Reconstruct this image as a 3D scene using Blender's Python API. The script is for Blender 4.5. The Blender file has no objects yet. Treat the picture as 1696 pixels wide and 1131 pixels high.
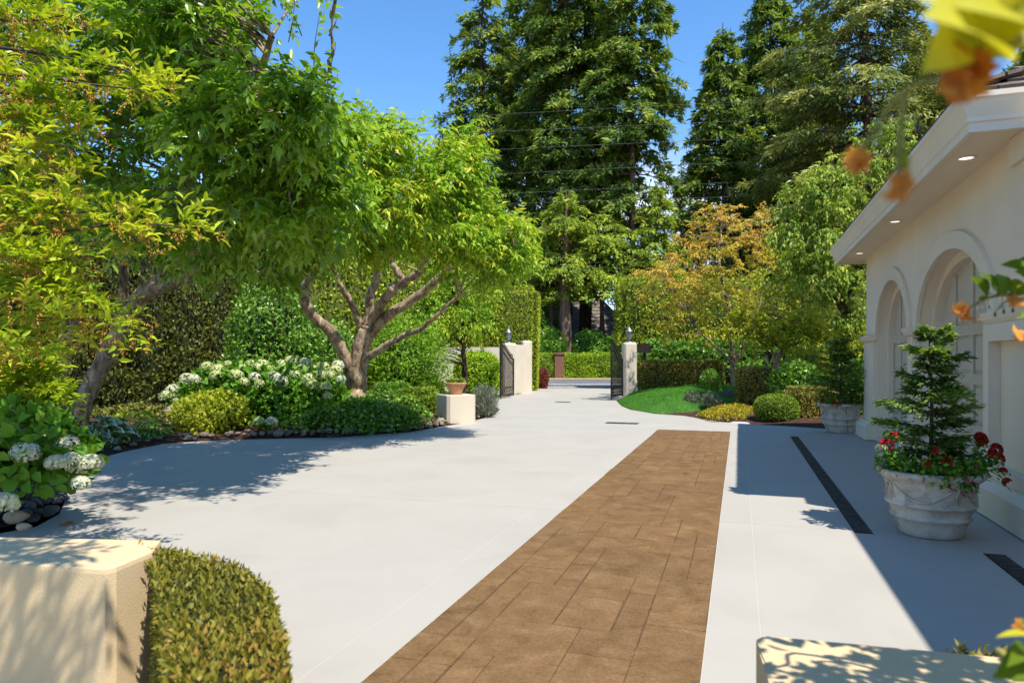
import bpy, bmesh, math, random
import numpy as np
from mathutils import Vector, Matrix

# ------------------------------------------------------------------ camera, sky, sun, exposure
SC = bpy.context.scene
COL = SC.collection
FP, CX, HY, CAMH = 1131.0, 848.0, 597.0, 1.6          # focal length in photo pixels, principal column, horizon row, eye height
TH = math.atan((1224.0 - CX) / FP)                     # the drive runs along +Y; the camera is turned left of it
SN, CS = math.sin(TH), math.cos(TH)
cam_d = bpy.data.cameras.new('camera'); cam = bpy.data.objects.new('camera', cam_d); COL.objects.link(cam)
cam.location = (0, 0, CAMH); cam.rotation_euler = (math.pi / 2, 0, TH)
cam_d.sensor_width = 36.0; cam_d.lens = FP / 1696.0 * 36.0; cam_d.shift_y = (HY - 565.5) / 1696.0
cam_d.clip_start = 0.05; cam_d.clip_end = 2000.0
cam_d.dof.use_dof = True; cam_d.dof.focus_distance = 8.5; cam_d.dof.aperture_fstop = 2.6
SC.camera = cam

SUN = Vector((1.89, -1.2, 3.9)).normalized()          # towards the sun
wd = bpy.data.worlds.new('World'); SC.world = wd; wd.use_nodes = True
wn, wl = wd.node_tree.nodes, wd.node_tree.links
bg = wn['Background']; bg.inputs['Strength'].default_value = 0.14
sky = wn.new('ShaderNodeTexSky'); sky.sky_type = 'NISHITA'; sky.sun_disc = False
sky.sun_elevation = math.asin(SUN.z); sky.sun_rotation = math.atan2(SUN.x, SUN.y)
sky.air_density = 1.0; sky.dust_density = 0.0; sky.ozone_density = 3.0; sky.altitude = 300
tc = wn.new('ShaderNodeTexCoord'); mp = wn.new('ShaderNodeMapping'); mp.inputs['Scale'].default_value = (1, 1, 2.6)
nz = wn.new('ShaderNodeTexNoise'); nz.inputs['Scale'].default_value = 3.4; nz.inputs['Detail'].default_value = 7; nz.inputs['Roughness'].default_value = 0.55
cr = wn.new('ShaderNodeValToRGB'); cr.color_ramp.elements[0].position = 0.50; cr.color_ramp.elements[1].position = 0.62
sx = wn.new('ShaderNodeSeparateXYZ'); mr = wn.new('ShaderNodeMapRange')
mr.inputs['From Min'].default_value = 0.20; mr.inputs['From Max'].default_value = 0.30; mr.inputs['To Min'].default_value = 1.0; mr.inputs['To Max'].default_value = 0.0
mu = wn.new('ShaderNodeMath'); mu.operation = 'MULTIPLY'
mx = wn.new('ShaderNodeMix'); mx.data_type = 'RGBA'; mx.inputs['B'].default_value = (4.8, 5.0, 5.3, 1)
wl.new(tc.outputs['Generated'], mp.inputs['Vector']); wl.new(mp.outputs[0], nz.inputs['Vector']); wl.new(nz.outputs['Fac'], cr.inputs['Fac'])
wl.new(tc.outputs['Generated'], sx.inputs[0]); wl.new(sx.outputs['Z'], mr.inputs['Value'])
wl.new(cr.outputs['Color'], mu.inputs[0]); wl.new(mr.outputs[0], mu.inputs[1]); wl.new(mu.outputs[0], mx.inputs['Factor'])
wl.new(sky.outputs[0], mx.inputs['A']); hs_ = wn.new('ShaderNodeHueSaturation'); hs_.inputs['Saturation'].default_value = 1.2; wl.new(mx.outputs['Result'], hs_.inputs['Color']); wl.new(hs_.outputs[0], bg.inputs['Color'])

sl = bpy.data.lights.new('sun', 'SUN'); sl.energy = 3.95; sl.angle = math.radians(0.53); sl.color = (1.0, 0.95, 0.86)
so = bpy.data.objects.new('sun', sl); COL.objects.link(so); so.rotation_euler = SUN.to_track_quat('Z', 'Y').to_euler(); so.location = (20, -8, 40)
SC.view_settings.view_transform = 'Standard'; SC.view_settings.look = 'None'; SC.view_settings.gamma = 1.0
SC.view_settings.use_curve_mapping = False; SC.view_settings.exposure = 0.95
SC.render.engine = 'CYCLES'
cy = SC.cycles; cy.max_bounces = 8; cy.diffuse_bounces = 5; cy.glossy_bounces = 2; cy.transmission_bounces = 5; cy.transparent_max_bounces = 6
cy.use_denoising = True; cy.sample_clamp_indirect = 6.0; cy.caustics_reflective = False; cy.caustics_refractive = False

# ------------------------------------------------------------------ measuring helpers (photo pixel -> place in the garden)
def D(px, py, d):
    u = (px - CX) / FP
    return np.array([d * (-SN + u * CS), d * (CS + u * SN), CAMH + (HY - py) / FP * d])
def G(px, py, z=0.0):
    return D(px, py, (CAMH - z) * FP / (py - HY))
def depth(x, y): return -SN * x + CS * y
def right(x, y): return CS * x + SN * y
def DR(d, r, z=0.0): return np.array([-SN * d + CS * r, CS * d + SN * r, z])
def ground_z(x, y):
    d = -SN * np.asarray(x, float) + CS * np.asarray(y, float)
    return np.clip((d - 36.0) * 0.022, 0, 0.9)

# ------------------------------------------------------------------ materials
MATS = {}
def new_mat(name):
    m = bpy.data.materials.new(name); m.use_nodes = True
    nt = m.node_tree; b = nt.nodes['Principled BSDF']
    return m, nt.nodes, nt.links, b
def noise(n, l, scale, detail=5, rough=0.55, coord='Object', stretch=None, dist=0.0):
    t = n.new('ShaderNodeTexCoord'); x = n.new('ShaderNodeTexNoise')
    x.inputs['Scale'].default_value = scale; x.inputs['Detail'].default_value = detail; x.inputs['Roughness'].default_value = rough
    x.inputs['Distortion'].default_value = dist
    src = t.outputs[coord]
    if stretch:
        mp_ = n.new('ShaderNodeMapping'); mp_.inputs['Scale'].default_value = stretch; l.new(src, mp_.inputs['Vector']); src = mp_.outputs[0]
    l.new(src, x.inputs['Vector'])
    return x
def ramp(n, l, fac, stops):
    r = n.new('ShaderNodeValToRGB'); e = r.color_ramp.elements
    while len(e) < len(stops): e.new(0.5)
    for el, (p, c) in zip(e, stops): el.position = p; el.color = (*c, 1)
    l.new(fac, r.inputs['Fac']); return r
def bump(n, l, h, strength, dist=0.01, prev=None):
    b = n.new('ShaderNodeBump'); b.inputs['Strength'].default_value = strength; b.inputs['Distance'].default_value = dist
    l.new(h, b.inputs['Height'])
    if prev is not None: l.new(prev.outputs[0], b.inputs['Normal'])
    return b
def surf_mat(name, stops, scale=3.0, rough=0.8, bscale=60.0, bstr=0.2, bdist=0.004, detail=6, stretch=None, metallic=0.0, obj_var=0.0, spec=0.3, dist=0.0, coord='Object', fine=0.0):
    if name in MATS: return MATS[name]
    m, n, l, b = new_mat(name)
    a = noise(n, l, scale, detail, 0.6, coord, stretch, dist)
    r = ramp(n, l, a.outputs['Fac'], stops); out = r.outputs['Color']
    if fine:
        f2 = noise(n, l, bscale * 1.7, 3, 0.6, coord); mpr = n.new('ShaderNodeMapRange'); l.new(f2.outputs['Fac'], mpr.inputs['Value'])
        mpr.inputs['From Min'].default_value = 0.3; mpr.inputs['From Max'].default_value = 0.7
        mpr.inputs['To Min'].default_value = 1 - fine; mpr.inputs['To Max'].default_value = 1 + fine
        hv = n.new('ShaderNodeHueSaturation'); l.new(out, hv.inputs['Color']); l.new(mpr.outputs[0], hv.inputs['Value']); out = hv.outputs[0]
    if obj_var:
        oi = n.new('ShaderNodeObjectInfo'); mpr = n.new('ShaderNodeMapRange'); l.new(oi.outputs['Random'], mpr.inputs['Value'])
        mpr.inputs['To Min'].default_value = 1 - obj_var; mpr.inputs['To Max'].default_value = 1 + obj_var
        hv = n.new('ShaderNodeHueSaturation'); l.new(out, hv.inputs['Color']); l.new(mpr.outputs[0], hv.inputs['Value']); out = hv.outputs[0]
    l.new(out, b.inputs['Base Color'])
    b.inputs['Roughness'].default_value = rough; b.inputs['Metallic'].default_value = metallic; b.inputs['Specular IOR Level'].default_value = spec
    if bstr:
        h = noise(n, l, bscale, 4, 0.6, coord, stretch); bp = bump(n, l, h.outputs['Fac'], bstr, bdist); l.new(bp.outputs[0], b.inputs['Normal'])
    MATS[name] = m; return m
def leaf_mat(name, stops, transl=0.35, rough=0.5, spec=0.25, tint=(1.0, 1.0, 0.55)):
    """leaf: colour picked by the per-leaf attribute rnd, part of the light passes through"""
    if name in MATS: return MATS[name]
    m, n, l, b = new_mat(name)
    at = n.new('ShaderNodeAttribute'); at.attribute_name = 'rnd'
    r = ramp(n, l, at.outputs['Fac'], stops)
    l.new(r.outputs['Color'], b.inputs['Base Color']); b.inputs['Roughness'].default_value = rough; b.inputs['Specular IOR Level'].default_value = spec
    tr = n.new('ShaderNodeBsdfTranslucent'); ml = n.new('ShaderNodeMix'); ml.data_type = 'RGBA'; ml.blend_type = 'MULTIPLY'; ml.inputs['Factor'].default_value = 1.0
    l.new(r.outputs['Color'], ml.inputs['A']); ml.inputs['B'].default_value = (*tint, 1); l.new(ml.outputs['Result'], tr.inputs['Color'])
    ms = n.new('ShaderNodeMixShader'); ms.inputs['Fac'].default_value = transl
    l.new(b.outputs[0], ms.inputs[1]); l.new(tr.outputs[0], ms.inputs[2]); l.new(ms.outputs[0], n['Material Output'].inputs['Surface'])
    MATS[name] = m; return m

# ------------------------------------------------------------------ object helpers
def link(o, parent=None):
    COL.objects.link(o)
    if parent is not None: o.parent = parent
    return o
def tag(o, label=None, cat=None, group=None, kind=None):
    if label: o['label'] = label
    if cat: o['category'] = cat
    if group: o['group'] = group
    if kind: o['kind'] = kind
    return o
def thing(name, label, cat, loc=(0, 0, 0), rz=0.0, group=None):
    o = bpy.data.objects.new(name, None); o.empty_display_size = 0.2; o.location = [float(v) for v in loc]; o.rotation_euler = (0, 0, rz)
    return tag(link(o), label, cat, group)
def put(name, mesh, mat, parent=None, loc=None, rz=0.0, smooth=False):
    """link a mesh; with a parent its vertices are in the world frame unless loc is given"""
    if mat is not None and not mesh.materials: mesh.materials.append(mat)
    o = bpy.data.objects.new(name, mesh); link(o, parent)
    if parent is not None and loc is None:
        pm = Matrix.Translation(parent_world(parent)) @ Matrix.Rotation(parent_rz(parent), 4, 'Z'); o.matrix_parent_inverse = pm.inverted()
    if loc is not None: o.location = [float(v) for v in loc]; o.rotation_euler = (0, 0, rz)
    if smooth: mesh.polygons.foreach_set('use_smooth', [True] * len(mesh.polygons))
    return o
def parent_world(p):
    v = Vector((0, 0, 0))
    while p is not None and p.type == 'EMPTY': v = v + Vector(p.location); p = p.parent
    return v
def parent_rz(p):
    return p.rotation_euler[2] if p is not None and p.type == 'EMPTY' else 0.0
def mesh_np(name, V, F, rnd=None):
    """V (n,3) array, F (m,k) array of equal-sized faces"""
    V = np.ascontiguousarray(V, dtype=np.float32); F = np.ascontiguousarray(F, dtype=np.int32)
    me = bpy.data.meshes.new(name); me.vertices.add(len(V)); me.vertices.foreach_set('co', V.ravel())
    k = F.shape[1]; me.loops.add(F.size); me.loops.foreach_set('vertex_index', F.ravel())
    me.polygons.add(len(F)); me.polygons.foreach_set('loop_start', np.arange(0, F.size, k, dtype=np.int32)); me.polygons.foreach_set('loop_total', np.full(len(F), k, dtype=np.int32))
    if rnd is not None:
        a = me.attributes.new('rnd', 'FLOAT', 'POINT'); a.data.foreach_set('value', np.ascontiguousarray(rnd, dtype=np.float32))
    me.update(calc_edges=True); return me
def mesh_bm(name, bm, smooth=False):
    bmesh.ops.recalc_face_normals(bm, faces=bm.faces[:])
    me = bpy.data.meshes.new(name); bm.to_mesh(me); bm.free()
    if smooth: me.polygons.foreach_set('use_smooth', [True] * len(me.polygons))
    return me
def bm_box(bm, x0, x1, y0, y1, z0, z1, bev=0.0):
    r = bmesh.ops.create_cube(bm, size=1.0, matrix=Matrix.Translation(((x0 + x1) / 2, (y0 + y1) / 2, (z0 + z1) / 2)) @ Matrix.Diagonal((x1 - x0, y1 - y0, z1 - z0, 1)))
    if bev:
        es = list({e for v in r['verts'] for e in v.link_edges}); bmesh.ops.bevel(bm, geom=es, offset=bev, segments=2, affect='EDGES', profile=0.7)
def box_mesh(name, x0, x1, y0, y1, z0, z1, bev=0.0):
    bm = bmesh.new(); bm_box(bm, x0, x1, y0, y1, z0, z1, bev); return mesh_bm(name, bm)
def bm_prism(bm, poly, z0, z1, bev=0.0):
    b = [bm.verts.new((p[0], p[1], z0)) for p in poly]; t = [bm.verts.new((p[0], p[1], z1)) for p in poly]
    n = len(poly); top = bm.faces.new(t); bm.faces.new(b[::-1])
    for i in range(n): bm.faces.new((b[i], b[(i + 1) % n], t[(i + 1) % n], t[i]))
    if bev: bmesh.ops.bevel(bm, geom=list(top.edges), offset=bev, segments=2, affect='EDGES', profile=0.7)
def lathe_mesh(name, prof, seg=40, wob=None):
    V, F = [], []
    for (r, z) in prof:
        for k in range(seg):
            a = 2 * math.pi * k / seg; rr = r * (1 + (wob(a, z) if wob else 0)); V.append((rr * math.cos(a), rr * math.sin(a), z))
    for i in range(len(prof) - 1):
        for k in range(seg):
            F.append((i * seg + k, i * seg + (k + 1) % seg, (i + 1) * seg + (k + 1) % seg, (i + 1) * seg + k))
    me = mesh_np(name, np.array(V), np.array(F)); me.polygons.foreach_set('use_smooth', [True] * len(me.polygons)); return me

# ------------------------------------------------------------------ tubes (trunks, limbs, wires)
def smooth_path(P, n):
    P = np.asarray(P, float); k = len(P)
    if k == 2: return P[0] + (P[1] - P[0]) * np.linspace(0, 1, n)[:, None]
    E = np.vstack([2 * P[0] - P[1], P, 2 * P[-1] - P[-2]]); t = np.linspace(0, k - 1, n); i = np.minimum(t.astype(int), k - 2); f = (t - i)[:, None]
    a, b, c, d = E[i], E[i + 1], E[i + 2], E[i + 3]
    return 0.5 * (2 * b + (c - a) * f + (2 * a - 5 * b + 4 * c - d) * f ** 2 + (3 * b - a - 3 * c + d) * f ** 3)
class Tubes:
    def __init__(s): s.V, s.F, s.n, s.pts, s.dirs = [], [], 0, [], []
    def add(s, path, r0, r1, seg=8, n=None, rng=None, rough=0.0, power=1.0, cap=True):
        path = np.asarray(path, float); n = n or max(3, 4 * len(path)); P = smooth_path(path, n)
        if rough and rng is not None: P[1:-1] += rng.normal(0, rough, (n - 2, 3))
        T = np.gradient(P, axis=0); T /= np.linalg.norm(T, axis=1)[:, None] + 1e-9
        ref = np.array([0.31, 0.2, 0.93]) if abs(T[0][2]) < 0.9 else np.array([1.0, 0.13, 0.0])
        N = np.cross(T, ref); N /= np.linalg.norm(N, axis=1)[:, None] + 1e-9; B = np.cross(T, N)
        t = np.linspace(0, 1, n); R = r0 + (r1 - r0) * t ** power; a = np.linspace(0, 2 * math.pi, seg, endpoint=False)
        jit = 1.0 if (rng is None or seg < 6) else 1 + rng.normal(0, 0.06, (n, seg, 1))
        ring = P[:, None, :] + R[:, None, None] * jit * (np.cos(a)[None, :, None] * N[:, None, :] + np.sin(a)[None, :, None] * B[:, None, :])
        s.V.append(ring.reshape(-1, 3)); i = np.arange(n - 1)[:, None] * seg; k = np.arange(seg)[None, :]; k2 = (k + 1) % seg
        F = np.stack([i + k, i + k2, i + seg + k2, i + seg + k], -1).reshape(-1, 4) + s.n; s.F.append(F); s.n += n * seg
        s.pts.append(P); s.dirs.append(T); return P
    def mesh(s, name, smooth=True):
        me = mesh_np(name, np.vstack(s.V), np.vstack(s.F))
        if smooth: me.polygons.foreach_set('use_smooth', [True] * len(me.polygons))
        return me

# ------------------------------------------------------------------ leaves
LEAF5 = (np.array([(0, 0, 0), (0.38, -0.5, 0.12), (0.38, 0.5, 0.12), (0.5, 0, 0.0), (1, 0, -0.16)]), np.array([(0, 1, 3), (0, 3, 2), (1, 4, 3), (3, 4, 2)]))
LEAF7 = (np.array([(0, 0, 0), (0.25, -0.42, 0.1), (0.62, -0.4, 0.06), (1, 0, -0.2), (0.62, 0.4, 0.06), (0.25, 0.42, 0.1), (0.5, 0, -0.02)]),
         np.array([(0, 1, 6), (1, 2, 6), (2, 3, 6), (3, 4, 6), (4, 5, 6), (5, 0, 6)]))
KITE = (np.array([(0, 0, 0), (0.42, -0.5, 0.06), (1, 0, -0.08), (0.42, 0.5, 0.06)]), np.array([(0, 1, 2, 3)]))
TRI = (np.array([(0, -0.5, 0), (1, 0, 0), (0, 0.5, 0)]), np.array([(0, 1, 2)]))
def unit(A): return A / (np.linalg.norm(A, axis=-1, keepdims=True) + 1e-9)
def leaf_geo(P, A, N, L, W, tmpl, rnd):
    A = unit(A); B = unit(np.cross(N, A)); N = np.cross(A, B); tv, tf = tmpl
    L = np.broadcast_to(L, (len(P),))[:, None, None]; W = np.broadcast_to(W, (len(P),))[:, None, None]
    V = P[:, None, :] + L * (tv[None, :, 0:1] * A[:, None, :] + tv[None, :, 2:3] * N[:, None, :]) + W * tv[None, :, 1:2] * B[:, None, :]
    m = len(tv); F = (tf[None] + (np.arange(len(P)) * m)[:, None, None]).reshape(-1, tf.shape[1])
    return V.reshape(-1, 3), F, np.repeat(np.clip(rnd, 0, 1), m)
def leaf_mesh(name, parts):
    V, F, R, n = [], [], [], 0
    for v, f, r in parts: V.append(v); F.append(f + n); R.append(r); n += len(v)
    return mesh_np(name, np.vstack(V), np.vstack(F), np.concatenate(R))
def rnd_unit(rng, n): return unit(rng.normal(0, 1, (n, 3)))
def twig_leaves(rng, C, O, nt=6, tlen=0.4, nl=8, L=0.11, W=0.045, spread=0.8, up=0.15, droop=0.35, hang=0.5, tmpl=LEAF5, jl=0.25, tip_shift=0.25, crnd=None, tubes=None, tr=0.004, flat=0.0):
    """twigs leave each cluster point C along O, leaves alternate along them and hang"""
    n = len(C) * nt; c = np.repeat(C, nt, 0); o = np.repeat(O, nt, 0)
    d = o + rng.normal(0, spread, (n, 3)) + np.array([0, 0, up])
    if flat: d[:, 2] *= (1 - flat)
    d = unit(d); tl = tlen * rng.uniform(0.55, 1.25, n)
    cr_ = np.repeat(rng.uniform(0, 1, len(C)) if crnd is None else crnd, nt)
    if tubes is not None:
        for i in range(n):
            q = np.array([0, 0.5, 1.0])[:, None] * d[i] * tl[i]; q[:, 2] -= droop * tl[i] * np.array([0, 0.25, 1.0]); tubes.add(c[i] + q, tr, tr * 0.4, seg=3, n=3)
    t = (np.arange(nl) + 0.6) / nl; tt = np.broadcast_to(t, (n, nl)) + rng.uniform(-0.5, 0.5, (n, nl)) / nl
    pos = c[:, None] + d[:, None] * (tl[:, None] * tt)[..., None]; pos[..., 2] -= droop * tl[:, None] * tt ** 2
    side = unit(np.cross(d, np.array([0, 0, 1.0]))); sg = np.where(np.arange(nl) % 2 == 0, 1.0, -1.0)
    A = d[:, None] * rng.uniform(0.3, 0.9, (n, nl, 1)) + side[:, None] * (sg[None, :, None] * rng.uniform(0.4, 1.0, (n, nl, 1))) + rng.normal(0, 0.25, (n, nl, 3))
    A[..., 2] -= hang * rng.uniform(0.5, 1.5, (n, nl)); N = np.array([0, 0, 1.0]) + rng.normal(0, 0.45, (n, nl, 3))
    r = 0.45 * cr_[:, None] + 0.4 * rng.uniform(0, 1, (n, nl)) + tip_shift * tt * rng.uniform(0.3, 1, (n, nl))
    m = n * nl; ll = L * (1 + rng.uniform(-jl, jl, m))
    return leaf_geo(pos.reshape(m, 3), A.reshape(m, 3), N.reshape(m, 3), ll, ll * (W / L), tmpl, r.reshape(m))
def mesh_tris(me):
    me.calc_loop_triangles(); n = len(me.loop_triangles); t = np.empty(n * 3, dtype=np.int32); me.loop_triangles.foreach_get('vertices', t)
    v = np.empty(len(me.vertices) * 3, dtype=np.float32); me.vertices.foreach_get('co', v); return v.reshape(-1, 3).astype(float), t.reshape(-1, 3)
def surf_leaves(rng, me, n, L, W, out=0.5, up=0.3, depth_in=0.08, tmpl=KITE, ntilt=0.5, lump=0.0, keep=None, rlo=0.0, rhi=1.0):
    """leaves over the outside of a clipped or rounded shape"""
    V, T = mesh_tris(me); a, b, c = V[T[:, 0]], V[T[:, 1]], V[T[:, 2]]; nr = np.cross(b - a, c - a); ar = np.linalg.norm(nr, axis=1); nr = nr / (ar[:, None] + 1e-12)
    w = ar.copy(); w[nr[:, 2] < -0.7] = 0
    i = rng.choice(len(T), n, p=w / w.sum()); u = rng.uniform(0, 1, (n, 2)); f = u.sum(1) > 1; u[f] = 1 - u[f]
    P = a[i] + (b[i] - a[i]) * u[:, :1] + (c[i] - a[i]) * u[:, 1:]; N0 = nr[i]
    if keep is not None:
        k = keep(P); P, N0 = P[k], N0[k]; n = len(P)
    ph = rng.uniform(0, 6.28, 6); wv = 0.5 + 0.25 * (np.sin(P[:, 0] * 3.1 + ph[0]) * np.sin(P[:, 1] * 2.7 + ph[1]) + np.sin(P[:, 2] * 4.3 + ph[2] + P[:, 0]) * np.sin(P[:, 1] * 5.9 + ph[3]))
    P = P - N0 * (rng.uniform(-0.25, 1, (n, 1)) * depth_in) + N0 * (wv[:, None] - 0.5) * lump
    A = N0 * out + rng.normal(0, 0.55, (n, 3)) + np.array([0, 0, up]); N = N0 + rng.normal(0, ntilt, (n, 3))
    l = L * rng.uniform(0.7, 1.3, n); r = rlo + (rhi - rlo) * (0.35 * wv + 0.65 * rng.uniform(0, 1, n))
    return leaf_geo(P, A, N, l, l * (W / L), tmpl, r)
def ell_points(rng, n, c, r, shell=0.45, zmin=None):
    d = rnd_unit(rng, n); rr = rng.uniform(0, 1, n) ** shell; P = c + d * rr[:, None] * np.asarray(r); return P, d
# ------------------------------------------------------------------ the setting
M_EARTH = surf_mat('earth', [(0.35, (0.035, 0.022, 0.013)), (0.6, (0.075, 0.04, 0.02)), (0.75, (0.11, 0.06, 0.032))], 1.7, 0.95, 26, 0.9, 0.03, fine=0.35)
M_MULCH = surf_mat('bark_mulch', [(0.35, (0.03, 0.013, 0.008)), (0.55, (0.075, 0.031, 0.015)), (0.72, (0.12, 0.056, 0.03))], 9, 0.95, 45, 1.0, 0.03, fine=0.4)
M_CONC = surf_mat('pale_concrete', [(0.28, (0.352, 0.324, 0.279)), (0.5, (0.380, 0.351, 0.304)), (0.72, (0.398, 0.368, 0.320))], 0.9, 0.62, 130, 0.12, 0.002, obj_var=0.015, spec=0.35, fine=0.035, dist=0.4)
M_SEAL = surf_mat('joint_sealant', [(0.4, (0.46, 0.43, 0.375)), (0.7, (0.50, 0.465, 0.41))], 5, 0.6, 80, 0.1, 0.002)
M_STAMP = surf_mat('stamped_brown_concrete', [(0.22, (0.10, 0.054, 0.022)), (0.42, (0.15, 0.085, 0.037)), (0.58, (0.178, 0.104, 0.047)), (0.8, (0.238, 0.149, 0.075))], 4.5, 0.85, 34, 0.7, 0.012, obj_var=0.09, fine=0.2, dist=0.7, spec=0.12, detail=10)
M_STAMPB = surf_mat('stamp_joint', [(0.4, (0.075, 0.042, 0.02)), (0.7, (0.12, 0.068, 0.033))], 8, 0.9, 60, 0.4, 0.004)
M_ASPH = surf_mat('asphalt', [(0.4, (0.12, 0.12, 0.125)), (0.65, (0.16, 0.16, 0.165))], 0.6, 0.85, 90, 0.4, 0.006, fine=0.15)
M_LINE = surf_mat('road_paint', [(0.4, (0.62, 0.61, 0.57)), (0.7, (0.75, 0.74, 0.70))], 3, 0.7, 60, 0.1)
M_VERGE = surf_mat('dry_verge', [(0.4, (0.30, 0.22, 0.13)), (0.65, (0.42, 0.34, 0.22))], 2, 0.95, 40, 0.5, 0.02)
M_LAWN = surf_mat('lawn_green', [(0.35, (0.03, 0.10, 0.010)), (0.6, (0.055, 0.17, 0.016)), (0.75, (0.09, 0.22, 0.022))], 1.3, 0.9, 70, 0.8, 0.02, fine=0.3)
M_GRAVEL = surf_mat('white_gravel', [(0.4, (0.42, 0.41, 0.40)), (0.65, (0.66, 0.65, 0.63))], 45, 0.9, 55, 1.0, 0.03)
M_IRONDK = surf_mat('dark_cast_iron', [(0.4, (0.018, 0.017, 0.016)), (0.7, (0.035, 0.032, 0.03))], 8, 0.55, 60, 0.2, 0.002, metallic=0.4)

# ground: one sheet to the horizon, rising gently beyond the gate
def build_ground():
    ds = np.array([-60, -10, 5, 20, 35, 36, 40, 50, 60, 77, 120, 300, 1500.0]); rs = np.array([-1500, -400, -120, -50, -20, 0, 20, 50, 120, 400, 1500.0])
    V = [DR(d, r, -0.06 + float(np.clip((d - 36) * 0.022, 0, 0.9))) for d in ds for r in rs]; nr = len(rs)
    F = [(i * nr + k, i * nr + k + 1, (i + 1) * nr + k + 1, (i + 1) * nr + k) for i in range(len(ds) - 1) for k in range(nr - 1)]
    tag(put('ground', mesh_np('ground', np.array(V), np.array(F)), M_EARTH), kind='structure')
build_ground()
def strip_sheet(name, d0, d1, r0, r1, lift, mat):
    ds = np.linspace(d0, d1, 5); V = [DR(d, r, -0.06 + lift + float(np.clip((d - 36) * 0.022, 0, 0.9))) for d in ds for r in (r0, r1)]
    F = [(2 * i, 2 * i + 1, 2 * i + 3, 2 * i + 2) for i in range(4)]
    return put(name, mesh_np(name, np.array(V), np.array(F)), mat)
road = tag(strip_sheet('road', 38.2, 48.5, -120, 120, 0.03, M_ASPH), kind='structure')
put('lane_line', strip_sheet('tmp', 42.6, 42.95, -120, 120, 0.036, M_LINE).data, None, road); bpy.data.objects.remove(bpy.data.objects['tmp'])
put('edge_line', strip_sheet('tmp', 39.4, 39.75, -120, 120, 0.036, M_LINE).data, None, road); bpy.data.objects.remove(bpy.data.objects['tmp'])
tag(strip_sheet('verge', 48.5, 51.5, -120, 120, 0.05, M_VERGE), kind='structure')

# driveway outline: left and right edge as functions of Y
LE = np.array([(-4.0, -6.6), (3.5, -6.6), (4.5, -6.5), (4.8, -6.43), (5.29, -6.75), (6.03, -7.57), (7.0, -8.75), (8.1, -9.7), (9.1, -10.2), (10.4, -10.5), (11.2, -9.9), (11.7, -9.1), (12.4, -7.9), (13.8, -7.02),
               (15.9, -6.72), (18.3, -6.7), (21.0, -7.4), (24.0, -8.8), (27.0, -9.75), (31.2, -9.95), (34.0, -10.3), (36.0, -11.5), (44, -13.0)])
RE = np.array([(-4.0, 3.3), (16.2, 3.3), (16.9, 2.7), (17.5, 1.96), (17.95, 1.0), (18.25, 0.2), (18.6, -0.4), (19.6, -1.05), (20.3, -1.5), (20.9, -2.45), (22.3, -3.35), (24.1, -3.95), (27.0, -4.6), (31.0, -4.85), (33.5, -4.5), (35.5, -3.2), (44, -0.5)])
def edge_x(E, y): return np.interp(y, E[:, 0], E[:, 1])
DRV_END = 38.2                                             # depth at which the road begins
def drive_y_end(x): return (DRV_END + SN * x) / CS
def cell(y0, y1, x0, x1, g):
    ys = np.unique(np.concatenate([np.linspace(y0 + g, y1 - g, 24), [e for e in np.concatenate([LE[:, 0], RE[:, 0]]) if y0 + g < e < y1 - g]]))
    xl = np.maximum(x0 + g, edge_x(LE, ys)); xr = np.minimum(x1 - g, edge_x(RE, ys)); ok = xr - xl > 0.02
    ys, xl, xr = ys[ok], xl[ok], xr[ok]
    if len(ys) < 2: return None
    P = [(a, y) for a, y in zip(xr, ys)] + [(a, y) for a, y in zip(xl[::-1], ys[::-1])]
    return P
def drop_dupes(P):
    Q = []
    for p in P:
        if not Q or abs(p[0] - Q[-1][0]) + abs(p[1] - Q[-1][1]) > 1e-4: Q.append(p)
    return Q
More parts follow.
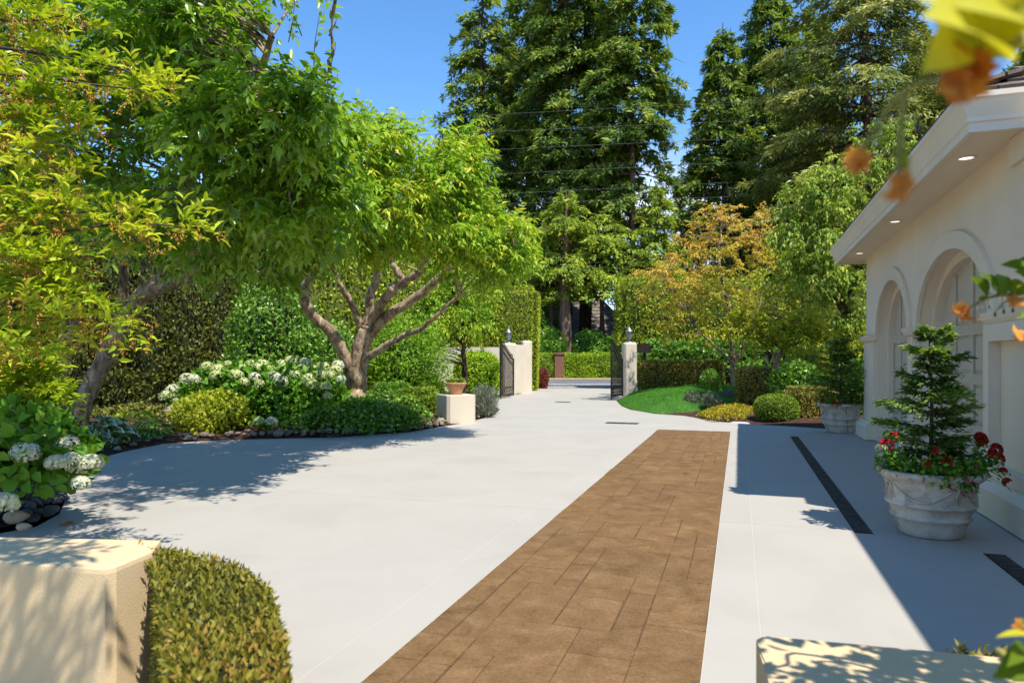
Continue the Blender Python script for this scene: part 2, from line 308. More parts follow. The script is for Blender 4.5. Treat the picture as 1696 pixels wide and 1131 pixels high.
def build_drive():
    # bed of the joints, then one slab per field
    ys = np.linspace(-4, 43, 190); V, F = [], []
    for y in ys: V += [(edge_x(LE, y) - 0.02, y, 0), (edge_x(RE, y) + 0.02, y, 0)]
    V = np.array(V); dd = depth(V[:, 0], V[:, 1]); over = dd > DRV_END; V[over, 1] -= (dd[over] - DRV_END) / CS
    V[:, 2] = ground_z(V[:, 0], V[:, 1]) - 0.0015
    F = np.array([(2 * i, 2 * i + 1, 2 * i + 3, 2 * i + 2) for i in range(len(ys) - 1)])
    drv = tag(put('driveway', mesh_np('driveway', V, F), M_SEAL), kind='structure')
    rows = [-4.0, 2.9, 7.1, 11.35, 17.6, 24.6, 31.6, 43.0]; S0, S1, SE = -1.79, -0.18, 16.1
    for a, b in zip(rows[:-1], rows[1:]):
        cols = [(-40, -2.1)] if b < 18 else [(-40, -2.1)]
        cells = [(a, b, -40, -2.1), (a, b, 0.12, 40)]
        if b <= SE: cells += [(a, b, -2.1, S0), (a, b, S1, 0.12)]
        elif a < SE: cells += [(a, SE, -2.1, S0), (a, SE, S1, 0.12), (SE, b, -2.1, 0.12)]
        else: cells += [(a, b, -2.1, 0.12)]
        for (y0, y1, x0, x1) in cells:
            gx = 0.003
            P = cell(y0, y1, x0, x1, gx)
            if P is None: continue
            Q = []
            for x, y in P:
                d = depth(x, y)
                if d > DRV_END: y = y - (d - DRV_END) / CS
                Q.append((x, y))
            P = drop_dupes(Q)
            if len(P) < 3: continue
            bm = bmesh.new(); bm_prism(bm, P, -0.05, 0.0)
            bmesh.ops.triangulate(bm, faces=[f for f in bm.faces if len(f.verts) > 4], ngon_method='EAR_CLIP')
            for v in bm.verts: v.co.z += float(ground_z(v.co.x, v.co.y))
            put('concrete_slab', mesh_bm('concrete_slab', bm), M_CONC, drv)
    # stamped strip
    st = tag(put('stamped_path', box_mesh('stamped_path', S0 + 0.004, S1 - 0.004, -4.0, SE - 0.004, -0.04, 0.0005), M_STAMPB), kind='structure')
    rng = np.random.default_rng(5); NC = 9; U = (S1 - S0 - 0.01) / NC; nr = int((SE + 4.0) / U); occ = np.zeros((nr, NC), bool); sizes = [(2, 3), (2, 4), (3, 3), (3, 4), (2, 2), (1, 3), (3, 2), (4, 3), (1, 2), (2, 3), (3, 3), (4, 4)]
    U2 = (SE + 4.0 - 0.01) / nr
    for r in range(nr):
        c = 0
        while c < NC:
            if occ[r, c]: c += 1; continue
            done = False
            for k in rng.permutation(len(sizes)):
                w, h = sizes[k]
                if c + w > NC or r + h > nr or occ[r:r + h, c:c + w].any(): continue
                if NC - c - w == 1 and rng.uniform() < 0.6: continue
                done = True; break
            if not done:
                w = 1
                while c + w < NC and not occ[r, c + w] and w < 3: w += 1
                h = 1
                while r + h < nr and h < 3 and not occ[r + h, c:c + w].any(): h += 1
            occ[r:r + h, c:c + w] = True
            x0, x1 = S0 + 0.005 + c * U, S0 + 0.005 + (c + w) * U; y0, y1 = -4.0 + r * U2, -4.0 + (r + h) * U2; c += w
            if y1 < 2.2: continue
            j = rng.uniform(-0.006, 0.006, 8); g = rng.choice([0.0015, 0.0045, 0.006]); ga, gb = rng.uniform(0.0005, 0.0025, 2)
            P = [(x0 + g + j[0] * .4, y0 + ga + j[1] * .3), ((x0 + x1) / 2, y0 + ga + j[6] * .3), (x1 - g + j[2] * .4, y0 + ga + j[3] * .3), (x1 - g + j[4] * .4, y1 - gb + j[5] * .3), ((x0 + x1) / 2, y1 - gb), (x0 + g + j[0] * .4, y1 - gb + j[7] * .3)]
            bm = bmesh.new(); bm_prism(bm, P, -0.02, 0.006 + rng.uniform(-0.001, 0.0015), 0.0035)
            put('stamped_stone', mesh_bm('stamped_stone', bm), M_STAMP, st)
build_drive()

M_GRATE = surf_mat('lighter_grate_iron', [(0.4, (0.045, 0.042, 0.038)), (0.7, (0.085, 0.08, 0.07))], 9, 0.6, 60, 0.3, 0.002, metallic=0.3, fine=0.2)  # bars a tone lighter than the frame, so the slots show
# drains: iron frames with slotted grates
def drain(label, x0, x1, y0, y1, n, along='y'):
    bm = bmesh.new(); t = thing('drain_grate', label, 'drain', ((x0 + x1) / 2, (y0 + y1) / 2, 0), 0, 'drains let into the concrete')
    bm_box(bm, x0, x1, y0, y1, -0.03, 0.0025); put('frame', mesh_bm('drain_frame', bm), M_IRONDK, t)
    for i in range(n):
        a, b = (y0 + (y1 - y0) * i / n, y0 + (y1 - y0) * (i + 1) / n) if along == 'y' else (x0 + (x1 - x0) * i / n, x0 + (x1 - x0) * (i + 1) / n)
        bm = bmesh.new(); m = 7
        lo, hi = (x0, x1) if along == 'y' else (y0, y1)
        for k in range(m):
            p, q = a + 0.012 + (b - a - 0.024) * k / m, a + 0.012 + (b - a - 0.024) * (k + 0.6) / m
            if along == 'y': bm_box(bm, lo + 0.015, hi - 0.015, p, q, 0.0, 0.009)
            else: bm_box(bm, p, q, lo + 0.015, hi - 0.015, 0.0, 0.009)
        put('grate', mesh_bm('grate', bm), M_GRATE, t)
drain('long black slotted trench drain in the concrete before the garage doors', 1.02, 1.18, 7.03, 15.5, 24)
drain('short black trench drain cut off by the right edge below the planter', 1.92, 2.08, 3.2, 6.62, 9)
drain('black rectangular drain across the drive left of the brown path end', -3.25, -2.42, 17.25, 17.62, 3, 'x')
drain('small dark drain slot in the drive in front of the gate', -6.72, -6.15, 25.35, 25.75, 2, 'x')

# garden beds (mounded mulch)
def bed(name, poly, height, mat, step=0.5, seed=0, hfun=None):
    poly = np.array(poly, float); rng = np.random.default_rng(seed); lo, hi = poly.min(0), poly.max(0)
    bm = bmesh.new(); vs = [bm.verts.new((p[0], p[1], 0)) for p in poly]; bm.faces.new(vs)
    for ax in (0, 1):
        for c in np.arange(lo[ax] + step, hi[ax], step):
            co = [0, 0, 0]; no = [0, 0, 0]; co[ax] = float(c); no[ax] = 1
            bmesh.ops.bisect_plane(bm, geom=bm.verts[:] + bm.edges[:] + bm.faces[:], plane_co=co, plane_no=no)
    A = poly; B = np.roll(poly, -1, 0)
    for v in bm.verts:
        p = np.array([v.co.x, v.co.y]); ab = B - A; t = np.clip(((p - A) * ab).sum(1) / ((ab ** 2).sum(1) + 1e-9), 0, 1); dist = np.linalg.norm(A + ab * t[:, None] - p, axis=1).min()
        v.co.z = (height * (1 - math.exp(-dist * 0.9)) + (rng.uniform(-0.02, 0.03) if dist > 0.1 else -0.03)) + (hfun(*p) if hfun else 0)
    bmesh.ops.triangulate(bm, faces=bm.faces[:]); return put(name, mesh_bm(name, bm, True), mat)
lb = [(e[1] - 0.0, e[0]) for e in LE if 4.4 <= e[0] <= 27.0]
tag(bed('garden_bed', [(-19, 3.0), (-6.6, 3.0)] + lb + [(-11.5, 29.5), (-22, 20.5)], 0.22, M_MULCH, 0.7, 1), kind='structure')
rb = [(e[1], e[0]) for e in RE if 16.9 <= e[0] <= 20.9]
tag(bed('garden_bed', [(5.5, 16.9)] + rb + [(-1.9, 21.4), (-0.6, 22.8), (2.5, 27.5), (9, 27)], 0.18, M_MULCH, 0.6, 2), kind='structure')
# lawn on the right
lawn_poly = [(e[1] + 0.02, e[0]) for e in RE if 20.9 <= e[0] <= 31.0] + [(-4.2, 31.2), (2.5, 31.6), (3.4, 27.6), (-0.6, 22.8), (-1.9, 21.4)]
lawn = tag(bed('lawn', lawn_poly, 0.62, M_LAWN, 0.5, 3), kind='structure')
llawn_poly = [(-9.2, 25.2), (-9.85, 27.2), (-10.0, 29.2), (-14.5, 31.5), (-15.5, 27), (-11, 23.6)]
llawn = tag(bed('lawn', llawn_poly, 0.2, M_LAWN, 0.5, 4), kind='structure')
tag(bed('gravel_patch', [tuple(G(px, py)[:2]) for px, py in ((1196, 701), (1215, 694), (1262, 689), (1268, 697), (1242, 702.6))], 0.06, M_GRAVEL, 0.3, 5), kind='structure')
M_BLADE = leaf_mat('grass_blade', [(0.0, (0.05, 0.17, 0.014)), (0.5, (0.10, 0.30, 0.022)), (1.0, (0.18, 0.40, 0.04))], 0.3)
def grass(parent, n, seed):
    rng = np.random.default_rng(seed); v, t = mesh_tris(parent.data); a, b, c = v[t[:, 0]], v[t[:, 1]], v[t[:, 2]]; ar = np.linalg.norm(np.cross(b - a, c - a), axis=1)
    i = rng.choice(len(t), n, p=ar / ar.sum()); u = rng.uniform(0, 1, (n, 2)); f = u.sum(1) > 1; u[f] = 1 - u[f]; P = a[i] + (b[i] - a[i]) * u[:, :1] + (c[i] - a[i]) * u[:, 1:]
    A = np.array([0, 0, 1.0]) + rng.normal(0, 0.4, (n, 3)); N = rng.normal(0, 1, (n, 3)); L = rng.uniform(0.03, 0.065, n)
    pat = 0.5 + 0.3 * np.sin(P[:, 0] * 2.1) * np.sin(P[:, 1] * 1.3)
    tag(put('grass', leaf_mesh('grass', [leaf_geo(P, A, N, L, 0.012, TRI, 0.5 * rng.uniform(0, 1, n) + 0.5 * pat)]), M_BLADE, parent), kind='stuff')
grass(lawn, 60000, 11); grass(llawn, 12000, 12)
# ------------------------------------------------------------------ garage
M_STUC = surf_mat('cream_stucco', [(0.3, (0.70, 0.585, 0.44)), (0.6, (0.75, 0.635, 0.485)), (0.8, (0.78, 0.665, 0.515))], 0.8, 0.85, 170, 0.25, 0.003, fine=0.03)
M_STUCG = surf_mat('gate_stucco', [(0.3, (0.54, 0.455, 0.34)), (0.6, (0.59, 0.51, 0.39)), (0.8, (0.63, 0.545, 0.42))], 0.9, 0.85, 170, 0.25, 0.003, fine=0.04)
M_TRIM = surf_mat('cream_trim', [(0.35, (0.72, 0.615, 0.475)), (0.7, (0.77, 0.665, 0.52))], 1.5, 0.55, 40, 0.05, 0.002)
M_DOOR = surf_mat('taupe_door_paint', [(0.35, (0.50, 0.425, 0.325)), (0.7, (0.55, 0.47, 0.365))], 1.2, 0.5, 60, 0.05, 0.002)
M_TILE = surf_mat('roof_tile', [(0.3, (0.07, 0.05, 0.04)), (0.55, (0.16, 0.12, 0.095)), (0.75, (0.26, 0.21, 0.17))], 4, 0.85, 50, 0.6, 0.01, obj_var=0.2)
M_WALLST = surf_mat('sand_stucco', [(0.3, (0.57, 0.42, 0.235)), (0.6, (0.63, 0.475, 0.275)), (0.8, (0.67, 0.52, 0.31))], 1.1, 0.9, 120, 0.55, 0.006, fine=0.05)
M_DARK = surf_mat('dark_gap', [(0.4, (0.015, 0.014, 0.013)), (0.7, (0.03, 0.028, 0.025))], 4, 0.9, 40, 0.1)
XW, XB, ZS, RISE, ZT = 2.60, 2.98, 2.02, 1.03, 3.79
garage = thing('garage_building', 'cream stucco garage with two arched doors on the right of the drive', 'garage', (XW, 12, 0))
OPEN = [(8.64, 11.86), (12.42, 15.12)]
def arch_pts(y0, y1, zs, rise, n=40):
    a = np.linspace(math.pi, 0, n); return (y0 + y1) / 2 + (y1 - y0) / 2 * np.cos(a), zs + rise * np.sin(a)
def build_garage():
    bm = bmesh.new()
    for (a, b) in ((7.1, 8.64), (11.86, 12.42), (15.12, 16.35)): bm_box(bm, XW, XB, a, b, 0, ZT)
    for (a, b) in OPEN:
        y, z = arch_pts(a, b, ZS, RISE); n = len(y)
        f = [[bm.verts.new((x, yy, zz)) for yy, zz in zip(y, z)] for x in (XW, XB)]; tp = [[bm.verts.new((x, yy, ZT)) for yy in y] for x in (XW, XB)]
        for i in range(n - 1):
            bm.faces.new((f[0][i], f[0][i + 1], tp[0][i + 1], tp[0][i])); bm.faces.new((f[1][i], f[1][i + 1], tp[1][i + 1], tp[1][i])); bm.faces.new((f[0][i], f[0][i + 1], f[1][i + 1], f[1][i]))
    bm_box(bm, XB, 9.0, 16.1, 16.35, 0, ZT); bm_box(bm, XB, 9.0, 7.1, 7.35, 0, 3.5)
    put('wall', mesh_bm('garage_wall', bm), M_STUC, garage)
    # archivolts: outer ring proud of the wall, inner frame set back in the reveal
    for (a, b) in OPEN:
        for (nm, w0, w1, x0, x1, zb) in (('arch_moulding', -0.015, 0.20, XW - 0.045, XW + 0.01, ZS - 0.02), ('arch_frame', -0.13, -0.002, XW + 0.17, XW + 0.30, 0.02)):
            bm = bmesh.new(); y0_, z0_ = arch_pts(a - w0, b + w0, ZS, RISE + w0); y1_, z1_ = arch_pts(a - w1, b + w1, ZS, RISE + w1)
            if zb < 1:
                y0_ = np.concatenate([[y0_[0]], y0_, [y0_[-1]]]); z0_ = np.concatenate([[zb], z0_, [zb]]); y1_ = np.concatenate([[y1_[0]], y1_, [y1_[-1]]]); z1_ = np.concatenate([[zb], z1_, [zb]])
            R = [[bm.verts.new((x, yy, zz)) for yy, zz in zip(Y, Z)] for x, Y, Z in ((x0, y0_, z0_), (x0, y1_, z1_), (x1, y1_, z1_), (x1, y0_, z0_))]
            for i in range(len(y0_) - 1):
                for k in range(4): bm.faces.new((R[k][i], R[k][i + 1], R[(k + 1) % 4][i + 1], R[(k + 1) % 4][i]))
            for i in (0, -1): bm.faces.new([R[k][i] for k in range(4)])
            put(nm, mesh_bm(nm, bm), M_TRIM, garage)
        # the door: arch-shaped leaf, stiles and rails standing proud, panels between them
        ia, ib = a + 0.128, b - 0.128; y, z = arch_pts(ia, ib, ZS, RISE - 0.128); bm = bmesh.new(); xd = XW + 0.285
        vs = [bm.verts.new((xd, ia, 0.015))] + [bm.verts.new((xd, yy, zz)) for yy, zz in zip(y, z)] + [bm.verts.new((xd, ib, 0.015))]; bm.faces.new(vs)
        bmesh.ops.triangulate(bm, faces=bm.faces[:]); door = put('garage_door', mesh_bm('garage_door', bm), M_DOOR, garage)
        def top(yy): return ZS + (RISE - 0.128) * math.sqrt(max(0.0, 1 - ((yy - (ia + ib) / 2) / ((ib - ia) / 2)) ** 2))
        nc = 4; w = (ib - ia) / nc
        for k in range(nc + 1):
            yc = ia + k * w; y0, y1 = max(ia + .001, yc - 0.065), min(ib - .001, yc + 0.065); tz = min(top(y0), top(y1)) if 0 < k < nc else ZS
            put('stile', box_mesh('stile', xd - 0.035, xd - 0.002, y0, y1, 0.02, tz - 0.01), M_DOOR, door)
        for zc in (0.10, 0.72, 1.36, 2.0):
            for k in range(nc):
                put('rail', box_mesh('rail', xd - 0.034, xd - 0.002, ia + k * w + 0.066, ia + (k + 1) * w - 0.066, zc - 0.07, zc + 0.07), M_DOOR, door)
        for k in range(nc):
            y0, y1 = ia + k * w + 0.10, ia + (k + 1) * w - 0.10
            for z0, z1 in ((0.21, 0.61), (0.83, 1.25), (1.47, 1.89)):
                put('panel', box_mesh('panel', xd - 0.016, xd - 0.002, y0, y1, z0, z1, 0.008), M_DOOR, door)
            ys = np.linspace(y0, y1, 8); bm = bmesh.new(); up = [top(q) - 0.10 for q in ys]
            if min(up) > 2.16:
                F_ = [bm.verts.new((xd - 0.016, y0, 2.11))] + [bm.verts.new((xd - 0.016, q, u_)) for q, u_ in zip(ys, up)] + [bm.verts.new((xd - 0.016, y1, 2.11))]
                bm.faces.new(F_); put('panel', mesh_bm('panel', bm), M_DOOR, door)
    # piers: plinth, capital and sunk panel
    def pier(y0, y1, panel):
        poly = [(0.0, XW - 0.215), (0.27, XW - 0.215), (0.34, XW - 0.13), (0.36, XW - 0.13), (0.36, XW - 0.002), (0.0, XW - 0.002)]
        bm = bmesh.new(); rings = []
        for yy, k in ((y0 - 0.02, 1), (y1 + 0.02, 1)): rings.append([bm.verts.new((x, yy, z + 0.012)) for z, x in poly])
        m = len(poly)
        for i in range(m): bm.faces.new((rings[0][i], rings[0][(i + 1) % m], rings[1][(i + 1) % m], rings[1][i]))
        bm.faces.new(rings[0]); bm.faces.new(rings[1][::-1]); put('plinth', mesh_bm('plinth', bm), M_TRIM, garage)
        x_ = XW - 0.11
        if panel:
            for (a, b, c, d) in ((y0, y0 + 0.16, 0.375, 1.98), (y1 - 0.16, y1, 0.375, 1.98), (y0 + 0.161, y1 - 0.161, 0.375, 0.50), (y0 + 0.161, y1 - 0.161, 1.80, 1.98)): put('pilaster_frame', box_mesh('pilaster_frame', x_, XW - 0.002, a, b, c, d), M_TRIM, garage)
        else: put('pilaster', box_mesh('pilaster', x_ + 0.05, XW - 0.002, y0 + 0.02, y1 - 0.02, 0.375, 1.98), M_TRIM, garage)
        poly = [(1.985, x_ + 0.02), (2.03, x_ - 0.01), (2.08, x_ - 0.025), (2.105, x_ - 0.025), (2.115, x_ + 0.03), (2.115, XW - 0.002), (1.985, XW - 0.002)]
        bm = bmesh.new(); rings = [[bm.verts.new((x, yy, z)) for z, x in poly] for yy in (y0 - 0.03, y1 + 0.03)]; m = len(poly)
        for i in range(m): bm.faces.new((rings[0][i], rings[0][(i + 1) % m], rings[1][(i + 1) % m], rings[1][i]))
        bm.faces.new(rings[0]); bm.faces.new(rings[1][::-1]); put('capital', mesh_bm('capital', bm), M_TRIM, garage)
    pier(7.12, 8.57, True); pier(11.96, 12.32, False); pier(15.2, 16.3, False)
    put('frieze_block', box_mesh('frieze_block', XW - 0.05, XW - 0.001, 7.12, 8.02, 3.52, ZT - 0.008), M_TRIM, garage)
    # eave: soffit, moulded fascia swept round the corner, roof with tiles
    XE, YE, YF = 2.09, 7.52, 16.9
    bm = bmesh.new(); P = [(XE, YE), (9.0, YE), (9.0, YF), (XE, YF)]; bm_prism(bm, P, ZT, ZT + 0.06); put('soffit', mesh_bm('soffit', bm), M_STUC, garage)
    prof = [(-0.02, ZT - 0.035), (0.03, ZT - 0.035), (0.03, ZT + 0.045), (0.05, ZT + 0.06), (0.05, ZT + 0.10), (0.11, ZT + 0.24), (0.13, ZT + 0.26), (0.13, ZT + 0.31), (-0.05, ZT + 0.31)]
    bm = bmesh.new(); R = []
    for o, z in prof: R.append([bm.verts.new(p) for p in ((9.0, YF + o, z), (XE - o, YF + o, z), (XE - o, YE - o, z), (9.0, YE - o, z))])
    for i in range(len(prof)):
        for k in range(3): bm.faces.new((R[i][k], R[i][k + 1], R[(i + 1) % len(prof)][k + 1], R[(i + 1) % len(prof)][k]))
    put('fascia', mesh_bm('fascia', bm), M_TRIM, garage)
    bm = bmesh.new(); zr = ZT + 0.315; x0, y0, y1 = XE - 0.08, YE - 0.08, YF + 0.08; h = 2.3; k = 4.65
    A = [bm.verts.new(p) for p in ((x0, y0, zr), (10.0, y0, zr), (10.0, y1, zr), (x0, y1, zr))]; Bv = [bm.verts.new(p) for p in ((x0 + k, y0 + k, zr + h), (10.0, y0 + k, zr + h), (10.0, y1 - k, zr + h), (x0 + k, y1 - k, zr + h))]
    for i in range(4): bm.faces.new((A[i], A[(i + 1) % 4], Bv[(i + 1) % 4], Bv[i]))
    bm.faces.new(Bv); bm.faces.new(A[::-1]); roof = put('roof', mesh_bm('garage_roof', bm), M_TILE, garage)
    rng = random.Random(3); sl_ = h / k; n = Vector((0, -sl_, 1)).normalized()
    bt = bmesh.new(); bm_box(bt, -0.16, 0.16, 0, 0.40, 0.0, 0.035, 0.006); tile_me = mesh_bm('roof_tile', bt); tile_me.materials.append(M_TILE)
    for row in range(4):                                    # front slope, the courses one can see over the fascia
        for c in range(10):
            x = x0 + 0.1 + 0.33 * c + (0.16 if row % 2 else 0); s_ = 0.30 * row - 0.03
            if x < x0 + s_: continue
            o = bpy.data.objects.new('roof_tile', tile_me); link(o, roof); o.location = (x, y0 + s_, zr + sl_ * s_ + 0.015 + 0.006 * row); o.rotation_euler = (math.atan(sl_) - 0.07, rng.uniform(-.02, .02), rng.uniform(-.03, .03))
    for row in range(3):                                    # left slope along the eave
        for c in range(24):
            y = y0 + 0.35 + 0.33 * c + (0.16 if row % 2 else 0); s_ = 0.30 * row - 0.03
            if y < y0 + s_ or y > y1 - s_: continue
            o = bpy.data.objects.new('roof_tile', tile_me); link(o, roof); o.location = (x0 + s_, y, zr + sl_ * s_ + 0.015 + 0.006 * row); o.rotation_euler = (math.atan(sl_) - 0.07, 0, -math.pi / 2 + rng.uniform(-.03, .03))
    for i in range(7):                                      # hip caps
        o = bpy.data.objects.new('roof_tile', tile_me); link(o, roof); q = 0.3 * i; o.location = (x0 + q, y0 + q, zr + sl_ * q + 0.05); o.rotation_euler = (math.atan(sl_ / 1.414), 0, -math.pi / 4)
    # recessed soffit lights
    m, n_, l_, b_ = new_mat('lit_downlight'); b_.inputs['Base Color'].default_value = (0.9, 0.86, 0.78, 1); b_.inputs['Emission Color'].default_value = (1, 0.9, 0.74, 1); b_.inputs['Emission Strength'].default_value = 0.9
    ring = lathe_mesh('light_ring', [(0.105, 0.0), (0.10, -0.012), (0.075, -0.014), (0.07, 0.0)], 24); disc = lathe_mesh('lens', [(0.069, -0.004), (0.04, -0.006), (0.0005, -0.007)], 24)
    for yy in (8.55, 12.1, 15.45):
        r_ = put('downlight', ring if not ring.users else ring, M_TRIM, garage, (XE + 0.24 - XW, yy - 12, ZT - 0.001)); dd = put('lens', disc, m, r_, (0, 0, 0))
    # wing set back towards the camera: its eave shades the concrete
    bm = bmesh.new(); bm_box(bm, 3.5, 9.0, -5.0, 7.05, 0, 3.75); put('wing_wall', mesh_bm('wing_wall', bm), M_STUC, garage)
    bm = bmesh.new(); bm_box(bm, 2.98, 9.0, -5.0, 7.38, 3.80, 4.08); put('wing_eave', mesh_bm('wing_eave', bm), M_TRIM, garage)
build_garage()

# ------------------------------------------------------------------ planters
M_POT = surf_mat('weathered_cast_stone', [(0.3, (0.30, 0.255, 0.20)), (0.5, (0.47, 0.42, 0.35)), (0.72, (0.58, 0.535, 0.46))], 5, 0.9, 55, 0.35, 0.005, fine=0.14, dist=0.8)
M_SOIL = surf_mat('potting_soil', [(0.4, (0.02, 0.013, 0.009)), (0.7, (0.05, 0.033, 0.02))], 30, 0.95, 60, 0.8, 0.02)
M_TERRA = surf_mat('terracotta', [(0.3, (0.42, 0.20, 0.10)), (0.6, (0.52, 0.27, 0.145)), (0.8, (0.60, 0.35, 0.21))], 6, 0.85, 70, 0.2, 0.003)
POT_PROF = [(0.0005, 0.0), (0.25, 0.0), (0.27, 0.02), (0.275, 0.05), (0.30, 0.11), (0.325, 0.165), (0.345, 0.175), (0.352, 0.19), (0.345, 0.205), (0.333, 0.212), (0.35, 0.255), (0.362, 0.29), (0.385, 0.30), (0.395, 0.315),
            (0.388, 0.33), (0.372, 0.34), (0.375, 0.40), (0.385, 0.46), (0.395, 0.515), (0.40, 0.53), (0.425, 0.55), (0.455, 0.575), (0.463, 0.60), (0.458, 0.62), (0.44, 0.632), (0.41, 0.63), (0.385, 0.60), (0.37, 0.55), (0.36, 0.50)]
def planter(label, loc, rz, sc):
    t = thing('planter_pot', label, 'planter', loc, rz, 'large stone planters by the garage')
    prof = [(r * sc, z * sc) for r, z in POT_PROF]; put('pot', lathe_mesh('pot', prof, 56, lambda a, z: 0.006 * math.sin(3 * a + 1) + 0.004 * math.sin(7 * a)), M_POT, t, (0, 0, 0))
    def rad(z):
        for (r0, z0), (r1, z1) in zip(prof[11:21], prof[12:22]):
            if z0 <= z <= z1: return r0 + (r1 - r0) * (z - z0) / (z1 - z0 + 1e-9)
        return prof[16][0]
    for k in range(4):
        tb = Tubes(); a0, a1 = k * math.pi / 2 + 0.12, (k + 1) * math.pi / 2 - 0.12; P = []
        for s_ in np.linspace(0, 1, 12):
            a = a0 + (a1 - a0) * s_; z = sc * (0.49 - 0.13 * math.sin(math.pi * s_)); r = rad(z) + 0.004; P.append((r * math.cos(a), r * math.sin(a), z))
        tb.add(P, 0.012 * sc, 0.012 * sc, 6, 24); put('swag', tb.mesh('swag'), M_POT, t, (0, 0, 0))
        tb = Tubes(); am = k * math.pi / 2
        for da, dz in ((0.11, 0.03), (-0.11, 0.03), (0.06, -0.12), (-0.05, -0.14)):
            pts = []
            for s_ in np.linspace(0, 1, 6):
                a = am + da * s_; z = sc * (0.49 + dz * s_ + 0.015 * math.sin(math.pi * s_)); r = rad(z) + 0.006; pts.append((r * math.cos(a), r * math.sin(a), z))
            tb.add(pts, 0.011 * sc, 0.006 * sc, 6, 10)
        put('bow', tb.mesh('bow'), M_POT, t, (0, 0, 0))
    put('soil', lathe_mesh('soil', [(0.37 * sc, 0.56 * sc), (0.2 * sc, 0.585 * sc), (0.0005, 0.59 * sc)], 32), M_SOIL, t, (0, 0, 0))
    return t
POT1 = G(1541, 884); POT2 = G(1392, 716)
planter('large pale stone planter with swags, nearest the camera beside the garage', POT1, -1.2, 0.95)
p2 = planter('stone planter with swags and a thin cable, beyond the far garage corner', POT2, -0.9, 1.04)
tb = Tubes(); tb.add([(0.40, -0.03, 0.62), (0.44, -0.02, 0.60), (0.40, 0.02, 0.45), (0.36, 0.05, 0.25), (0.29, 0.08, 0.02)], 0.005, 0.005, 5, 20)
v = D(1392, 716, 1) ; o = put('cable', tb.mesh('cable'), M_DARK, p2, (0, 0, 0)); o.rotation_euler = (0, 0, -0.55)
def pedestal_bowl():
    c = G(755, 699); w = 0.40
    bm = bmesh.new(); ch = 0.07
    def oct_(h, s): return [(s * a, s * b, h) for a, b in ((-w, -w + ch), (-w + ch, -w), (w - ch, -w), (w, -w + ch), (w, w - ch), (w - ch, w), (-w + ch, w), (-w, w - ch))]
    levels = [(0, 1.0), (0.70, 1.0), (0.72, 0.985)]; R = [[bm.verts.new(p) for p in oct_(h, s)] for h, s in levels]
    for a, b in zip(R[:-1], R[1:]):
        for i in range(8): bm.faces.new((a[i], a[(i + 1) % 8], b[(i + 1) % 8], b[i]))
    bm.faces.new(R[-1]); bm.faces.new(R[0][::-1])
    o = put('pedestal', mesh_bm('pedestal', bm), M_STUCG, None, (c[0], c[1], 0.0), TH + 0.5); tag(o, 'square cream stucco pedestal carrying a terracotta bowl', 'pedestal')
    t = thing('terracotta_bowl', 'terracotta bowl of small flowers standing on the stucco pedestal', 'bowl', (c[0], c[1], 0.722))
    put('bowl', lathe_mesh('bowl', [(0.0005, 0), (0.15, 0), (0.16, 0.02), (0.20, 0.14), (0.25, 0.24), (0.28, 0.27), (0.285, 0.30), (0.275, 0.305), (0.25, 0.28), (0.2, 0.26)], 36), M_TERRA, t, (0, 0, 0))
    put('soil', lathe_mesh('soil', [(0.235, 0.265), (0.1, 0.28), (0.0005, 0.285)], 24), M_SOIL, t, (0, 0, 0)); return t
BOWL = pedestal_bowl()

# ------------------------------------------------------------------ low foreground walls
def low_wall(name, label, poly, h, mat, bev=0.02, r=0.0):
    bm = bmesh.new(); bm_prism(bm, poly, 0.0, h, bev); return tag(put(name, mesh_bm(name, bm), mat), label, 'wall')
# left: chamfered end, long side turned to the camera
fa, fb, fc, fd = D(-120, 925, 3.22), D(174, 943, 3.04), D(193, 940, 3.08), D(254, 921, 3.33)
wl_h = fb[2]; back = np.array([-SN, CS, 0]) * 0.36
low_wall('garden_wall', 'low sand stucco garden wall with chamfered end in the left foreground', [tuple(fa[:2]), tuple(fb[:2]), tuple(fc[:2]), tuple(fd[:2]), tuple((fd + back * 0.55 + np.array([-0.08, 0, 0]))[:2]), tuple((fa + back * 1.1)[:2])], wl_h, M_WALLST, 0.022)
# right: rounded end
A = D(1250, 1051, 2.75); B = D(1760, 1112, 2.5); hh = A[2]
e1 = (B - A)[:2]; e1 = e1 / np.linalg.norm(e1); e2 = np.array([e1[1], -e1[0]]); poly = []
a0 = A[:2]; rr = 0.05
for ang in np.linspace(0, math.pi / 2, 6): poly.append(tuple(a0 + e1 * (rr - rr * math.cos(ang)) + e2 * (rr - rr * math.sin(ang))))
poly += [tuple(a0 + e1 * 1.6), tuple(a0 + e1 * 1.6 + e2 * 0.42), tuple(a0 + e2 * 0.42)]
low_wall('garden_wall', 'low sand stucco wall with rounded corner at the bottom right edge', poly[::-1], hh, M_WALLST, 0.018)

